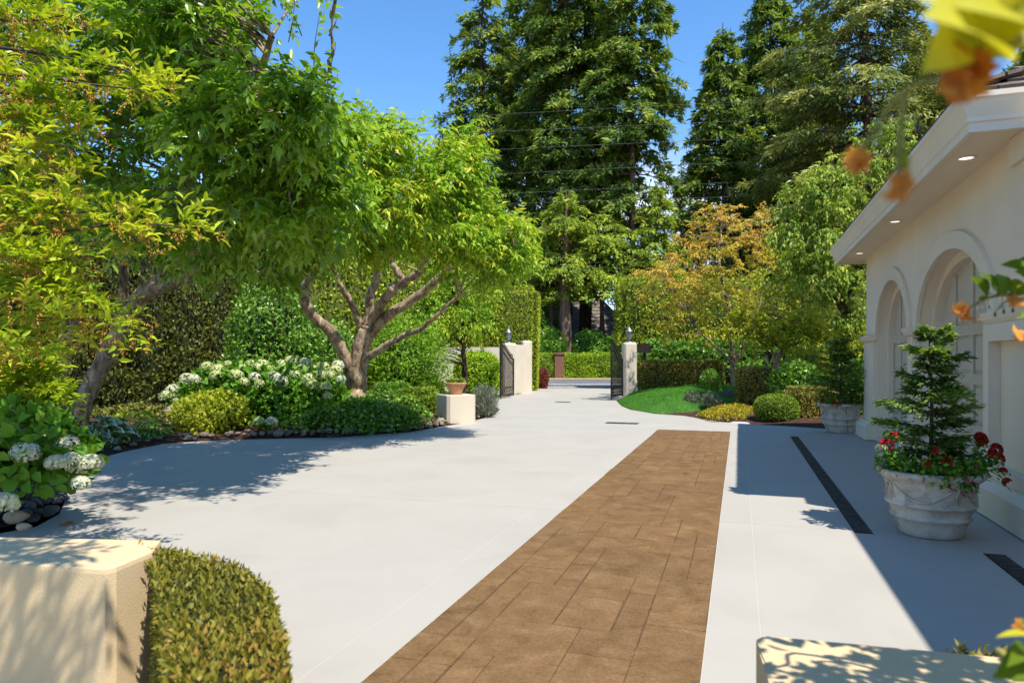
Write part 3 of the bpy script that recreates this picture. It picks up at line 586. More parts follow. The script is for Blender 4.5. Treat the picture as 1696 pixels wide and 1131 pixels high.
# ------------------------------------------------------------------ gate: piers, wing wall, lanterns, iron leaves
M_IRON = surf_mat('wrought_iron', [(0.4, (0.03, 0.024, 0.02)), (0.7, (0.06, 0.05, 0.042))], 10, 0.45, 60, 0.15, 0.002, metallic=0.5)
M_LMET = surf_mat('verdigris_metal', [(0.4, (0.16, 0.17, 0.15)), (0.7, (0.30, 0.31, 0.28))], 8, 0.45, 60, 0.1, 0.002, metallic=0.6)
gm, gn, gl, gb = new_mat('lantern_glass'); gb.inputs['Base Color'].default_value = (0.75, 0.8, 0.78, 1); gb.inputs['Roughness'].default_value = 0.12; gb.inputs['Transmission Weight'].default_value = 0.7; gb.inputs['IOR'].default_value = 1.2
def pier_mesh(name, w, dp, h, ch=0.07):
    bm = bmesh.new()
    def oc(s, z): return [(a * s, b * s, z) for a, b in ((-w, -dp + ch), (-w + ch, -dp), (w - ch, -dp), (w, -dp + ch), (w, dp - ch), (w - ch, dp), (-w + ch, dp), (-w, dp - ch))]
    R = [[bm.verts.new(p) for p in oc(s, z)] for s, z in ((1, 0), (1, h - 0.10), (0.97, h - 0.05), (0.80, h))]
    for a, b in zip(R[:-1], R[1:]):
        for i in range(8): bm.faces.new((a[i], a[(i + 1) % 8], b[(i + 1) % 8], b[i]))
    bm.faces.new(R[-1]); bm.faces.new(R[0][::-1]); return mesh_bm(name, bm)
GL = G(842, 652.8); GR = G(1042, 655)
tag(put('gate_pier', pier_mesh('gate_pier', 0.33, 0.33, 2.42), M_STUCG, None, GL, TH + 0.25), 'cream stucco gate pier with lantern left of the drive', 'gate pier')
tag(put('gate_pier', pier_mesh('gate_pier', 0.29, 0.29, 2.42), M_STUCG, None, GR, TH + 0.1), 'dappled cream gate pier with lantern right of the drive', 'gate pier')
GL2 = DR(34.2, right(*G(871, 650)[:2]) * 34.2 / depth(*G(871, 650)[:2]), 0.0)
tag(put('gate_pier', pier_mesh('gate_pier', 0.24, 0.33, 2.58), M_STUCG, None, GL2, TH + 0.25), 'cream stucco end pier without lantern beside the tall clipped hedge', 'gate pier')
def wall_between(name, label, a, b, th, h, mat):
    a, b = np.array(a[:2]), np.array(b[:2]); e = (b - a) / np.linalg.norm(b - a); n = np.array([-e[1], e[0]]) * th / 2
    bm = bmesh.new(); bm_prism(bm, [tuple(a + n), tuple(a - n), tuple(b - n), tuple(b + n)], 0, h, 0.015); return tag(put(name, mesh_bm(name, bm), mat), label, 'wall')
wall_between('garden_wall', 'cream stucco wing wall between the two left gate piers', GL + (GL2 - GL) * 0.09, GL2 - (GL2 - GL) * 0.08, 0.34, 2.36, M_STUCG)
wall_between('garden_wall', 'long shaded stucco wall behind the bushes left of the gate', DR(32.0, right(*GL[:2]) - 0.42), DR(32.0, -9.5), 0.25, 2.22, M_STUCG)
def lantern(label, base, z):
    t = thing('gate_lantern', label, 'lantern', (base[0], base[1], z), TH, 'lanterns on the gate piers')
    put('foot', lathe_mesh('foot', [(0.17, 0), (0.17, 0.03), (0.10, 0.05), (0.04, 0.07), (0.04, 0.13), (0.10, 0.15), (0.105, 0.17), (0.0005, 0.17)], 16), M_LMET, t, (0, 0, 0))
    g_ = put('glass', lathe_mesh('glass', [(0.095, 0.172), (0.155, 0.50)], 6), gm, t, (0, 0, 0))
    put('candle', lathe_mesh('candle', [(0.03, 0.172), (0.03, 0.32), (0.0005, 0.33)], 10), M_TRIM, t, (0, 0, 0))
    tb = Tubes()
    for k in range(6):
        a = k * math.pi / 3; tb.add([(0.10 * math.cos(a), 0.10 * math.sin(a), 0.17), (0.16 * math.cos(a), 0.16 * math.sin(a), 0.51)], 0.011, 0.011, 5, 2)
    put('cage', tb.mesh('cage'), M_LMET, t, (0, 0, 0))
    put('cap', lathe_mesh('cap', [(0.19, 0.50), (0.18, 0.525), (0.09, 0.60), (0.075, 0.66), (0.03, 0.68), (0.02, 0.72), (0.032, 0.745), (0.0005, 0.78)], 12), M_LMET, t, (0, 0, 0))
lantern('metal and glass lantern on the left gate pier', GL, 2.42); lantern('metal and glass lantern on the dappled right gate pier', GR, 2.42)
def gate(label, hinge, free, flip):
    hinge, free = np.array(hinge, float), np.array(free, float); e = free - hinge; Lg = np.linalg.norm(e[:2]); rz = math.atan2(e[1], e[0])
    t = thing('iron_gate', label, 'gate', (hinge[0], hinge[1], 0.05), rz, 'wrought iron leaves of the drive gate')
    def top(s_): s_ = s_ / Lg; return 1.62 + 0.62 * (s_ ** 2 * (3 - 2 * s_))
    for s_ in (0.03, Lg - 0.03): put('stile', box_mesh('stile', s_ - 0.035, s_ + 0.035, -0.03, 0.03, 0, top(s_)), M_IRON, t, (0, 0, 0))
    tb = Tubes()
    for off in (0.0, -0.26): tb.add([(q, 0, top(q) + off) for q in np.linspace(0.03, Lg - 0.03, 9)], 0.032, 0.032, 6, 24)
    put('top_rail', tb.mesh('top_rail'), M_IRON, t, (0, 0, 0))
    for z in (0.06, 0.36): put('rail', box_mesh('rail', 0.066, Lg - 0.066, -0.022, 0.022, z, z + 0.06), M_IRON, t, (0, 0, 0))
    n = 15
    for k in range(n):
        q = 0.03 + (Lg - 0.06) * (k + 1) / (n + 1); tb = Tubes(); tb.add([(q, 0, 0.12), (q, 0, top(q) + 0.13)], 0.013, 0.013, 5, 3); tb.add([(q, 0, top(q) + 0.12), (q, 0, top(q) + 0.20)], 0.022, 0.002, 5, 3); put('picket', tb.mesh('picket'), M_IRON, t, (0, 0, 0))
    for k in range(5):
        c = 0.03 + (Lg - 0.06) * (k + 0.5) / 5; tb = Tubes(); P = [(c + (0.13 - 0.016 * i) * math.cos(i * 0.8) , 0.02, 0.24 + (0.10 - 0.012 * i) * math.sin(i * 0.8)) for i in range(8)]; tb.add(P, 0.012, 0.010, 5, 24); put('scroll', tb.mesh('scroll'), M_IRON, t, (0, 0, 0))
gate('open wrought iron gate leaf against the left pier', G(850.5, 656.5), G(828.7, 661), 1)
gate('open wrought iron gate leaf before the dappled right pier', G(1031, 657.5), G(1012.5, 663), -1)
def mailbox():
    b = DR(31.6, right(*G(1062, 653)[:2])); t = thing('mailbox', 'dark round-topped mailbox just right of the dappled gate pier', 'mailbox', (b[0], b[1], 0), TH)
    put('post', box_mesh('post', -0.06, 0.06, -0.06, 0.06, 0, 1.95), M_IRON, t, (0, 0, 0)); bm = bmesh.new(); P = [(-0.28, 1.95)] + [(0.28 * math.cos(a), 2.16 + 0.24 * math.sin(a)) for a in np.linspace(math.pi, 0, 12)] + [(0.28, 1.95)]
    f = [[bm.verts.new((x, y, z)) for x, z in P] for y in (-0.25, 0.25)]
    for i in range(len(P)): bm.faces.new((f[0][i], f[0][(i + 1) % len(P)], f[1][(i + 1) % len(P)], f[1][i]))
    bm.faces.new(f[0][::-1]); bm.faces.new(f[1]); put('box', mesh_bm('mail_box', bm), M_IRON, t, (0, 0, 0))
mailbox()
# stone lantern in the bed
M_STONE = surf_mat('mossy_stone', [(0.3, (0.16, 0.135, 0.085)), (0.55, (0.30, 0.26, 0.17)), (0.75, (0.40, 0.36, 0.25))], 7, 0.95, 50, 0.6, 0.01, fine=0.2)
def stone_lantern():
    c = G(291, 711, 0.1); c[2] = 0.09; s_ = 1.05
    t = thing('stone_lantern', 'small mossy stone garden lantern on the mulch beside the hydrangeas', 'lantern', c, TH)
    put('base', lathe_mesh('base', [(0.0005, 0), (0.19 * s_, 0), (0.17 * s_, 0.05), (0.11 * s_, 0.10), (0.10 * s_, 0.14)], 8), M_STONE, t, (0, 0, 0))
    put('light_box', box_mesh('light_box', -0.115, 0.115, -0.115, 0.115, 0.14, 0.36, 0.012), M_STONE, t, (0, 0, 0)); put('window', box_mesh('window', -0.06, 0.06, -0.122, -0.116, 0.19, 0.31), M_DARK, t, (0, 0, 0))
    put('roof', lathe_mesh('roof', [(0.12, 0.36), (0.29, 0.40), (0.28, 0.44), (0.16, 0.52), (0.08, 0.57), (0.0005, 0.58)], 6), M_STONE, t, (0, 0, 0)); put('finial', lathe_mesh('finial', [(0.05, 0.565), (0.09, 0.60), (0.08, 0.65), (0.04, 0.69), (0.0005, 0.74)], 10), M_STONE, t, (0, 0, 0))
stone_lantern()

# ------------------------------------------------------------------ stones along the bed
M_ROCK = surf_mat('tan_rock', [(0.3, (0.13, 0.10, 0.07)), (0.55, (0.24, 0.195, 0.14)), (0.75, (0.34, 0.29, 0.215))], 4, 0.9, 30, 0.5, 0.01, obj_var=0.35, fine=0.15)
M_ROCKG = surf_mat('grey_pebble', [(0.3, (0.06, 0.06, 0.062)), (0.6, (0.13, 0.128, 0.125))], 5, 0.75, 30, 0.3, 0.006, obj_var=0.45)
M_ROCKT = surf_mat('tan_pebble', [(0.3, (0.34, 0.24, 0.15)), (0.6, (0.46, 0.35, 0.23))], 6, 0.75, 30, 0.3, 0.006)
def rock_meshes(mat, n, seed, sm):
    out = []
    for i in range(n):
        rng = np.random.default_rng(seed + i); bm = bmesh.new(); bmesh.ops.create_icosphere(bm, subdivisions=2, radius=1.0); ax = [(rnd_unit(rng, 1)[0], rng.uniform(0.5, 0.95)) for _ in range(9)]
        for v in bm.verts:
            p = np.array(v.co); s_ = 1.0
            for d, k in ax:
                q = p @ d
                if q > k: p = p - d * (q - k) * 0.75
            p = p * (1 + 0.05 * rng.normal()) if not sm else p
            v.co = p * np.array([1.0, 0.75, 0.55])
        me = mesh_bm('stone', bm, sm); me.materials.append(mat); out.append(me)
    return out
R1, R2 = rock_meshes(M_ROCK, 6, 40, False), rock_meshes(M_ROCKG, 5, 70, True); R3 = rock_meshes(M_ROCKT, 2, 90, True)
def stones():
    rng = np.random.default_rng(8)
    for y in np.arange(7.6, 18.9, 0.085):
        x = edge_x(LE, y); dy = 0.05; sx_ = (edge_x(LE, y + dy) - edge_x(LE, y - dy)) / (2 * dy); ln = math.sqrt(1 + sx_ ** 2)
        for k in range(2 if rng.uniform() < 0.5 * ln else 1):
            off = rng.uniform(0.08, 0.62); s_ = rng.choice([0.07, 0.09, 0.11, 0.14, 0.19], p=[.35, .33, .20, .09, .03])
            if rng.uniform() > 0.42 * ln + 0.12: continue
            o = bpy.data.objects.new('edging_stone', R1[rng.integers(6)]); link(o); nx, ny = -1 / ln, sx_ / ln
            o.location = (x + nx * off, y + ny * off, 0.02 + 0.22 * (1 - math.exp(-off * 0.9)) * 0.8 + s_ * 0.25); o.scale = (s_, s_, s_); o.rotation_euler = (rng.uniform(-.3, .3), rng.uniform(-.3, .3), rng.uniform(0, 6.28))
            tag(o, 'rough tan stone in the row edging the left flower bed', 'stone', 'stones edging the flower bed')
    for i in range(75):
        y = rng.uniform(4.45, 6.6); x = edge_x(LE, y); off = rng.uniform(0.05, 0.75); s_ = rng.uniform(0.055, 0.12)
        o = bpy.data.objects.new('river_pebble', R2[rng.integers(5)]); link(o); o.location = (x - off, y + 0.15 * off, 0.02 + 0.13 * off + s_ * 0.2); o.scale = (s_,) * 3; o.rotation_euler = (rng.uniform(-.3, .3), rng.uniform(-.3, .3), rng.uniform(0, 6.28))
        tag(o, 'smooth dark grey river stone in the corner under the near hydrangea', 'stone', 'river stones under the near hydrangea')
    for (px, py, s_, lab) in ((28, 856, 0.135, 'largest tan river stone among the dark ones under the near hydrangea'), (40, 872, 0.075, 'small tan river stone in front of the largest tan one')):
        c = G(px, py, 0.1); o = bpy.data.objects.new('river_pebble', R3[0]); link(o); o.location = (c[0], c[1], 0.10); o.scale = (s_,) * 3; tag(o, lab, 'stone', 'river stones under the near hydrangea')
stones()

# ------------------------------------------------------------------ across the road: house, brick post, power lines
M_SHING = surf_mat('grey_shingle', [(0.35, (0.17, 0.145, 0.125)), (0.6, (0.26, 0.225, 0.19)), (0.75, (0.34, 0.295, 0.25))], 2.5, 0.9, 14, 0.7, 0.04, fine=0.25)
M_HWALL = surf_mat('dark_house_wall', [(0.4, (0.035, 0.03, 0.03)), (0.7, (0.06, 0.05, 0.048))], 2, 0.85, 20, 0.3, 0.01)
M_BRICK = surf_mat('brick_post', [(0.35, (0.16, 0.07, 0.045)), (0.65, (0.26, 0.125, 0.08))], 9, 0.9, 30, 0.4, 0.01)
def neighbour():
    c = DR(66, 6.0); gz = 0.6; t = thing('house', 'neighbouring house with steep grey shingle roof across the road', 'house', (c[0], c[1], gz), TH)
    put('wall', box_mesh('house_wall', -7, 6, 0, 9, 0, 2.9), M_HWALL, t, (0, 0, 0))
    bm = bmesh.new(); V = [(-7.8, -0.9, 2.7), (6.8, -0.9, 2.7), (6.8, 9.9, 2.7), (-7.8, 9.9, 2.7), (-4.2, 4.5, 7.4), (3.2, 4.5, 7.4)]; vs = [bm.verts.new(p) for p in V]
    for f in ((0, 1, 5, 4), (1, 2, 5), (2, 3, 4, 5), (3, 0, 4), (0, 3, 2, 1)): bm.faces.new([vs[i] for i in f])
    r_ = put('roof', mesh_bm('house_roof', bm), M_SHING, t, (0, 0, 0))
    for k in range(13):                                    # shingle courses on the slope that faces the road
        f0, f1 = k / 13, (k + 1) / 13 + 0.012; n0 = np.array([0, -4.7, 5.4]); n0 = n0 / np.linalg.norm(n0) * 0.05; P = []
        for f in (f0, f1):
            for x0_, x1_ in ((-7.8, -4.2), (6.8, 3.2)): P.append(np.array([x0_ + (x1_ - x0_) * f, -0.9 + 5.4 * f, 2.7 + 4.7 * f]) + n0 * (1.0 if f == f0 else 0.25))
        V_ = np.array(P + [P[0] - n0, P[1] - n0]); put('shingle_course', mesh_np('shingle_course', V_, np.array([(0, 1, 3, 2), (4, 5, 1, 0)])), M_SHING, r_)
    for x in (-5.2, -2.2, 1.5): w_ = put('window', box_mesh('window', x, x + 1.3, -0.05, -0.005, 1.0, 2.2), M_DARK, t, (0, 0, 0)); put('frame', box_mesh('frame', x - 0.06, x - 0.002, -0.08, -0.004, 0.95, 2.25), M_TRIM, w_); put('frame', box_mesh('frame', x + 1.302, x + 1.36, -0.08, -0.004, 0.95, 2.25), M_TRIM, w_)
neighbour()
bp_ = DR(50.6, (926 - CX) / FP * 50.6); t = thing('brick_post', 'short brown brick post in the hedge across the road', 'post', (bp_[0], bp_[1], 0.25), TH)
for k in range(11): put('brick', box_mesh('brick', -0.34 + 0.01 * (k % 2), 0.34 - 0.01 * (k % 2), -0.34, 0.34, k * 0.165, k * 0.165 + 0.15), M_BRICK, t, (0, 0, 0))
put('cap', box_mesh('cap', -0.42, 0.42, -0.42, 0.42, 11 * 0.165, 11 * 0.165 + 0.12), M_BRICK, t, (0, 0, 0)); put('mortar', box_mesh('mortar', -0.31, 0.31, -0.31, 0.31, -0.3, 1.8), M_EARTH, t, (0, 0, 0))
M_WIRE = surf_mat('grey_wire', [(0.4, (0.08, 0.08, 0.08)), (0.7, (0.12, 0.12, 0.12))], 3, 0.6, 20, 0)
ordw = ['topmost', 'second highest', 'third highest', 'fourth highest', 'fifth highest', 'sixth highest', 'seventh highest', 'eighth highest', 'lowest']
for k, (y0, y1) in enumerate(((191, 168), (219, 200), (249, 229), (290, 268), (323, 301), (339, 325), (441, 427), (449, 438), (464, 452))):
    dw = 52.5; P = []
    for px in np.linspace(250, 2100, 26):
        f = (px - 800) / 440.0; py = y0 + (y1 - y0) * f + 0.0000035 * (px - 1000) ** 2; P.append(D(px, py, dw + (px - 1000) * 0.0005))
    tb = Tubes(); tb.add(P, 0.014, 0.014, 4, 60); tag(put('power_line', tb.mesh('power_line'), M_WIRE), ordw[k] + ' of the power lines crossing before the tall firs', 'power line', 'power lines along the road')
# ------------------------------------------------------------------ vegetation
M_BARK = surf_mat('pale_bark', [(0.34, (0.09, 0.058, 0.034)), (0.5, (0.28, 0.195, 0.12)), (0.66, (0.50, 0.39, 0.27))], 6, 0.9, 26, 0.8, 0.02, stretch=(1, 1, 0.45), fine=0.25, dist=1.5)
M_BARKD = surf_mat('brown_bark', [(0.3, (0.035, 0.022, 0.015)), (0.55, (0.085, 0.055, 0.036)), (0.75, (0.15, 0.10, 0.07))], 5, 0.95, 18, 0.9, 0.04, stretch=(1, 1, 0.25), fine=0.3)
M_BARKR = surf_mat('red_bark', [(0.3, (0.08, 0.045, 0.032)), (0.55, (0.17, 0.10, 0.07)), (0.75, (0.27, 0.17, 0.12))], 4, 0.95, 8, 0.9, 0.08, stretch=(1, 1, 0.2), fine=0.3)
def LM(name, *cols, g=1.95, **k):
    n = len(cols); cols = [tuple(min(0.78, v * g) for v in c) for c in cols]; return leaf_mat(name, [(i / (n - 1), c) for i, c in enumerate(cols)], **k)
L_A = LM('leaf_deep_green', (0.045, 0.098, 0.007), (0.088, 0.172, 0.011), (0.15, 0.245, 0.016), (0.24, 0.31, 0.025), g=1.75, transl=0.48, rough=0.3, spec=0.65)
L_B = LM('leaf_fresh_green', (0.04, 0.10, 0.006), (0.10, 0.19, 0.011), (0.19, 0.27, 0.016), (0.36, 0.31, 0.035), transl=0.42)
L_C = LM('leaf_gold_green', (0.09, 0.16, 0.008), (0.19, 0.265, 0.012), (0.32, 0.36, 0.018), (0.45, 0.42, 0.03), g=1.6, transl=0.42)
L_MAP = LM('leaf_maple_orange', (0.15, 0.18, 0.015), (0.27, 0.27, 0.022), (0.42, 0.27, 0.05), (0.48, 0.20, 0.075), g=1.6, transl=0.42)
L_MAP2 = LM('leaf_maple_lime', (0.08, 0.14, 0.009), (0.17, 0.22, 0.014), (0.30, 0.30, 0.02), (0.42, 0.34, 0.04), g=1.7, transl=0.42)
L_DOG = LM('leaf_dogwood', (0.035, 0.075, 0.008), (0.085, 0.14, 0.013), (0.18, 0.225, 0.025), (0.34, 0.34, 0.07), transl=0.36)
L_FIR = LM('needle_fir', (0.011, 0.026, 0.008), (0.033, 0.058, 0.011), (0.075, 0.10, 0.015), (0.17, 0.165, 0.028), g=3.6, transl=0.32)
L_FIRB = LM('needle_bright', (0.03, 0.055, 0.008), (0.078, 0.115, 0.012), (0.145, 0.18, 0.016), (0.24, 0.24, 0.03), g=2.6, transl=0.32)
L_CED = LM('needle_cedar', (0.02, 0.032, 0.008), (0.05, 0.066, 0.015), (0.105, 0.11, 0.028), (0.18, 0.165, 0.05), g=3.2, transl=0.32)
L_HEDGE = LM('leaf_hedge_lime', (0.07, 0.105, 0.008), (0.14, 0.18, 0.011), (0.22, 0.26, 0.014), (0.30, 0.31, 0.02), g=1.9, transl=0.25)
L_ARB = LM('leaf_arborvitae', (0.03, 0.04, 0.008), (0.07, 0.08, 0.013), (0.115, 0.12, 0.018), (0.17, 0.16, 0.025), g=1.5, transl=0.22)
L_BOX = LM('leaf_box', (0.035, 0.07, 0.007), (0.075, 0.125, 0.010), (0.13, 0.18, 0.014), (0.21, 0.24, 0.025), transl=0.25)
L_BOXB = LM('leaf_bronze_box', (0.04, 0.06, 0.009), (0.085, 0.095, 0.015), (0.15, 0.125, 0.025), (0.24, 0.15, 0.04), g=2.2, transl=0.25)
L_LAU = LM('leaf_laurel', (0.02, 0.06, 0.006), (0.05, 0.115, 0.009), (0.09, 0.17, 0.013), (0.16, 0.235, 0.03), transl=0.25, rough=0.32, spec=0.5)
L_BRT = LM('leaf_bright_hedge', (0.06, 0.13, 0.006), (0.13, 0.22, 0.010), (0.21, 0.29, 0.014), (0.30, 0.33, 0.02), transl=0.3)
L_CHA = LM('leaf_chartreuse', (0.15, 0.21, 0.01), (0.27, 0.34, 0.015), (0.40, 0.42, 0.03), (0.52, 0.46, 0.06), g=1.05, transl=0.35)
L_HYD = LM('leaf_hydrangea', (0.03, 0.095, 0.007), (0.065, 0.165, 0.011), (0.10, 0.215, 0.014), (0.17, 0.28, 0.022), g=1.45, transl=0.35)
L_AZA = LM('leaf_azalea', (0.045, 0.055, 0.008), (0.10, 0.10, 0.011), (0.17, 0.15, 0.017), (0.26, 0.13, 0.04), g=1.7, transl=0.28)
L_GRY = LM('leaf_lavender', (0.08, 0.10, 0.06), (0.16, 0.18, 0.12), (0.26, 0.28, 0.21), g=1.2, transl=0.2)
L_YFL = LM('petal_yellow_bed', (0.08, 0.15, 0.012), (0.16, 0.20, 0.015), (0.5, 0.36, 0.02), (0.62, 0.38, 0.02), g=1.1, transl=0.3)
L_HOST = LM('leaf_hosta', (0.03, 0.07, 0.012), (0.06, 0.115, 0.02), (0.30, 0.36, 0.20), (0.5, 0.52, 0.36), g=1.25, transl=0.25)
L_RED = LM('petal_red', (0.30, 0.008, 0.012), (0.5, 0.015, 0.02), (0.58, 0.04, 0.035), g=1.0, transl=0.25)
L_PINK = LM('petal_pink', (0.55, 0.03, 0.16), (0.65, 0.08, 0.25), (0.7, 0.3, 0.38), g=1.0, transl=0.25)
L_WHI = LM('petal_cream', (0.50, 0.52, 0.27), (0.66, 0.67, 0.46), (0.76, 0.75, 0.62), g=1.0, transl=0.25, tint=(1, 1, 0.8))
L_WHIG = LM('petal_lime_cream', (0.40, 0.48, 0.13), (0.55, 0.60, 0.24), (0.68, 0.69, 0.42), g=1.0, transl=0.25, tint=(1, 1, 0.8))
L_PAN = LM('seed_panicle', (0.34, 0.15, 0.02), (0.50, 0.26, 0.035), (0.60, 0.38, 0.08), g=1.0, transl=0.2)
L_REDL = LM('leaf_red', (0.07, 0.015, 0.015), (0.14, 0.03, 0.025), (0.2, 0.06, 0.04), transl=0.25)
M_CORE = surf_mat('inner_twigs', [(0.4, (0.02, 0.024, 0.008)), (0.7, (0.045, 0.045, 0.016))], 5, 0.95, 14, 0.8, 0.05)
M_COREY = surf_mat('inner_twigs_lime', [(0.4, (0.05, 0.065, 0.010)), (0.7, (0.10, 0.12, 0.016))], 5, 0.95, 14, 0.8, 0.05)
RV, FV, UV = np.array([CS, SN, 0]), np.array([-SN, CS, 0]), np.array([0, 0, 1.0])

def ell(px, py, d, rpx, rpy, rd): return (D(px, py, d), (rpx * d / FP, rd, rpy * d / FP))
def broad_tree(name, label, base, limbs, ells, leafkw, mat, bark, seed, dens=1.0, group=None, branch_r=0.016, gap=0.0, extra=None, reject=None, shell=0.45, tint=None):
    """limbs: list of (path of world points, r0, r1); ells: (centre, radii along right/depth/up, number of clusters)"""
    rng = np.random.default_rng(seed); t = thing(name, label, 'tree', base, 0, group); tb = Tubes()
    for path, r0, r1 in limbs: tb.add(path, r0, r1, 10, 6 * len(path), rng, 0.012)
    LP = np.vstack(tb.pts); trunk_me = tb.mesh('trunk'); put('trunk', trunk_me, bark, t)
    C, O, CR = [], [], []
    for (c, r, n) in ells:
        n = int(n * dens); d = rnd_unit(rng, n); rr = rng.uniform(0, 1, n) ** shell; q = d * rr[:, None] * np.array(r)
        P = c + q[:, :1] * RV + q[:, 1:2] * FV + q[:, 2:] * UV; o = d[:, :1] * RV + d[:, 1:2] * FV + d[:, 2:] * UV
        if gap:
            ph = rng.uniform(0, 6, 3); k = np.sin(P[:, 0] * 2.3 + ph[0]) + np.sin(P[:, 1] * 2.1 + ph[1]) + np.sin(P[:, 2] * 2.9 + ph[2]) > -3 + 3 * gap; P, o = P[k], o[k]
        C.append(P); O.append(o)
    C, O = np.vstack(C), np.vstack(O)
    if reject is not None: k = ~reject(C); C, O = C[k], O[k]
    bt = Tubes()
    for i in range(len(C)):
        w = LP - C[i]; dd = np.linalg.norm(w, axis=1) + np.maximum(0, w[:, 2]) * 0.8; j = int(np.argmin(dd)); a = LP[j]; m = (a + C[i]) / 2 + np.array([0, 0, 0.10]) * np.linalg.norm(w[j]) + rng.normal(0, 0.05, 3) * np.linalg.norm(w[j])
        bt.add([a, m, C[i]], min(branch_r * (0.6 + 0.5 * np.linalg.norm(w[j])), 0.06), 0.005, 4, 6)
    tag(put('branches', bt.mesh('branches'), bark, t), kind='stuff')
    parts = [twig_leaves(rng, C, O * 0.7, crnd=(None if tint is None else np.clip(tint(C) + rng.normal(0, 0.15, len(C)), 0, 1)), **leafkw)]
    if extra: parts += extra(rng, t)
    put('crown', leaf_mesh('crown', parts), mat, t); return t

# --- left tree (deep green, limbs over the drive)
def rejA(P): return np.zeros(len(P), bool)
bA = D(118, 700, 13.5); bA[2] = 0.1
limbsA = [([bA, D(150, 640, 13.4), D(192, 560, 13.2), D(235, 490, 13.0), D(285, 470, 12.3), D(330, 440, 11.6), D(400, 380, 11), D(440, 300, 10.5)], 0.20, 0.055),
          ([D(225, 500, 13.0), D(275, 450, 12.6), D(300, 400, 12.2), D(320, 330, 11.6), D(300, 200, 11), D(310, 60, 10.5)], 0.14, 0.04),
          ([D(100, 690, 13.6), D(104, 600, 13.6), D(108, 540, 13.5), D(118, 470, 13.2), D(100, 380, 12.6), D(80, 200, 11.5), D(90, 30, 10.5)], 0.13, 0.045),
          ([D(120, 560, 13.5), D(130, 500, 13.3), D(160, 460, 13.0)], 0.09, 0.05),
          ([D(205, 520, 13.3), D(206, 450, 13.2), D(204, 400, 13.0)], 0.10, 0.07),
          ([D(255, 365, 11.8), D(290, 350, 11.2), D(325, 343, 10.6), D(370, 345, 10.1), D(420, 330, 9.7)], 0.10, 0.045),
          ([D(305, 300, 11.2), D(340, 262, 10.4), D(385, 238, 9.6), D(432, 224, 9.1), D(420, 160, 8.8), D(450, 60, 8.3)], 0.115, 0.035),
          ([D(432, 224, 9.1), D(500, 190, 8.4), D(545, 120, 8.0), D(550, 30, 7.8)], 0.05, 0.012), ([D(310, 60, 10.5), D(330, -150, 8.6), D(430, -260, 6.3)], 0.05, 0.02)]
ellsA = [ell(60, 60, 10.5, 150, 130, 2.0) + (95,), ell(240, 50, 9.6, 150, 120, 1.8) + (95,), ell(340, 95, 8.8, 115, 95, 1.5) + (80,), ell(480, 195, 7.9, 85, 65, 1.3) + (58,), ell(250, 200, 10, 190, 110, 1.8) + (110,),
         ell(430, 260, 8.4, 130, 80, 1.5) + (85,), ell(120, 260, 11, 130, 110, 1.6) + (65,), ell(330, 385, 9.8, 150, 55, 1.8) + (75,), ell(500, 330, 8.8, 105, 65, 1.4) + (75,), ell(150, 400, 12, 130, 50, 1.4) + (45,), ell(420, 430, 11.5, 90, 40, 1.0) + (26,),
         ell(300, -130, 8.6, 230, 120, 2.2) + (45,), ell(300, -60, 8.6, 90, 60, 1.2) + (20,), ell(430, -235, 5.9, 200, 80, 0.9) + (34,), ell(300, -210, 6.6, 160, 90, 0.9) + (14,)]
def shoots(rng, t):
    tb = Tubes(); out = []
    for px, py, px1, py1, d in ((478, 70, 489, -20, 8), (520, 110, 530, 20, 7.9), (425, 60, 432, 8, 8.2), (540, 150, 556, 78, 7.9), (500, 60, 470, 8, 8.1), (530, 165, 560, 118, 8), (545, 60, 552, 22, 7.9), (450, 40, 420, 12, 8.1)):
        a, b = D(px, py, d), D(px1, py1, d); tb.add([a, (a + b) / 2 + rng.normal(0, 0.03, 3), b], 0.008, 0.003, 4, 6); n = 9; s_ = np.linspace(0.1, 1, n)[:, None]; P = a + (b - a) * s_
        A = rng.normal(0, 1, (n, 3)); A[:, 2] = np.abs(A[:, 2]) * 0.3; out.append(leaf_geo(P, A, np.array([0, 0, 1.0]) + rng.normal(0, .4, (n, 3)), 0.115, 0.05, LEAF7, rng.uniform(0.2, 0.8, n)))
    put('shoots', tb.mesh('shoots'), M_BARKD, t); return out
broad_tree('garden_tree', 'large deep green tree with leaning trunk at upper left', bA, limbsA, ellsA, dict(nt=6, tlen=0.42, nl=9, L=0.14, W=0.058, spread=0.85, up=0.12, droop=0.3, hang=0.45, tmpl=LEAF5, tip_shift=0.3, jl=0.45), L_A, M_BARK, 21, extra=shoots, gap=0.56, shell=0.36)

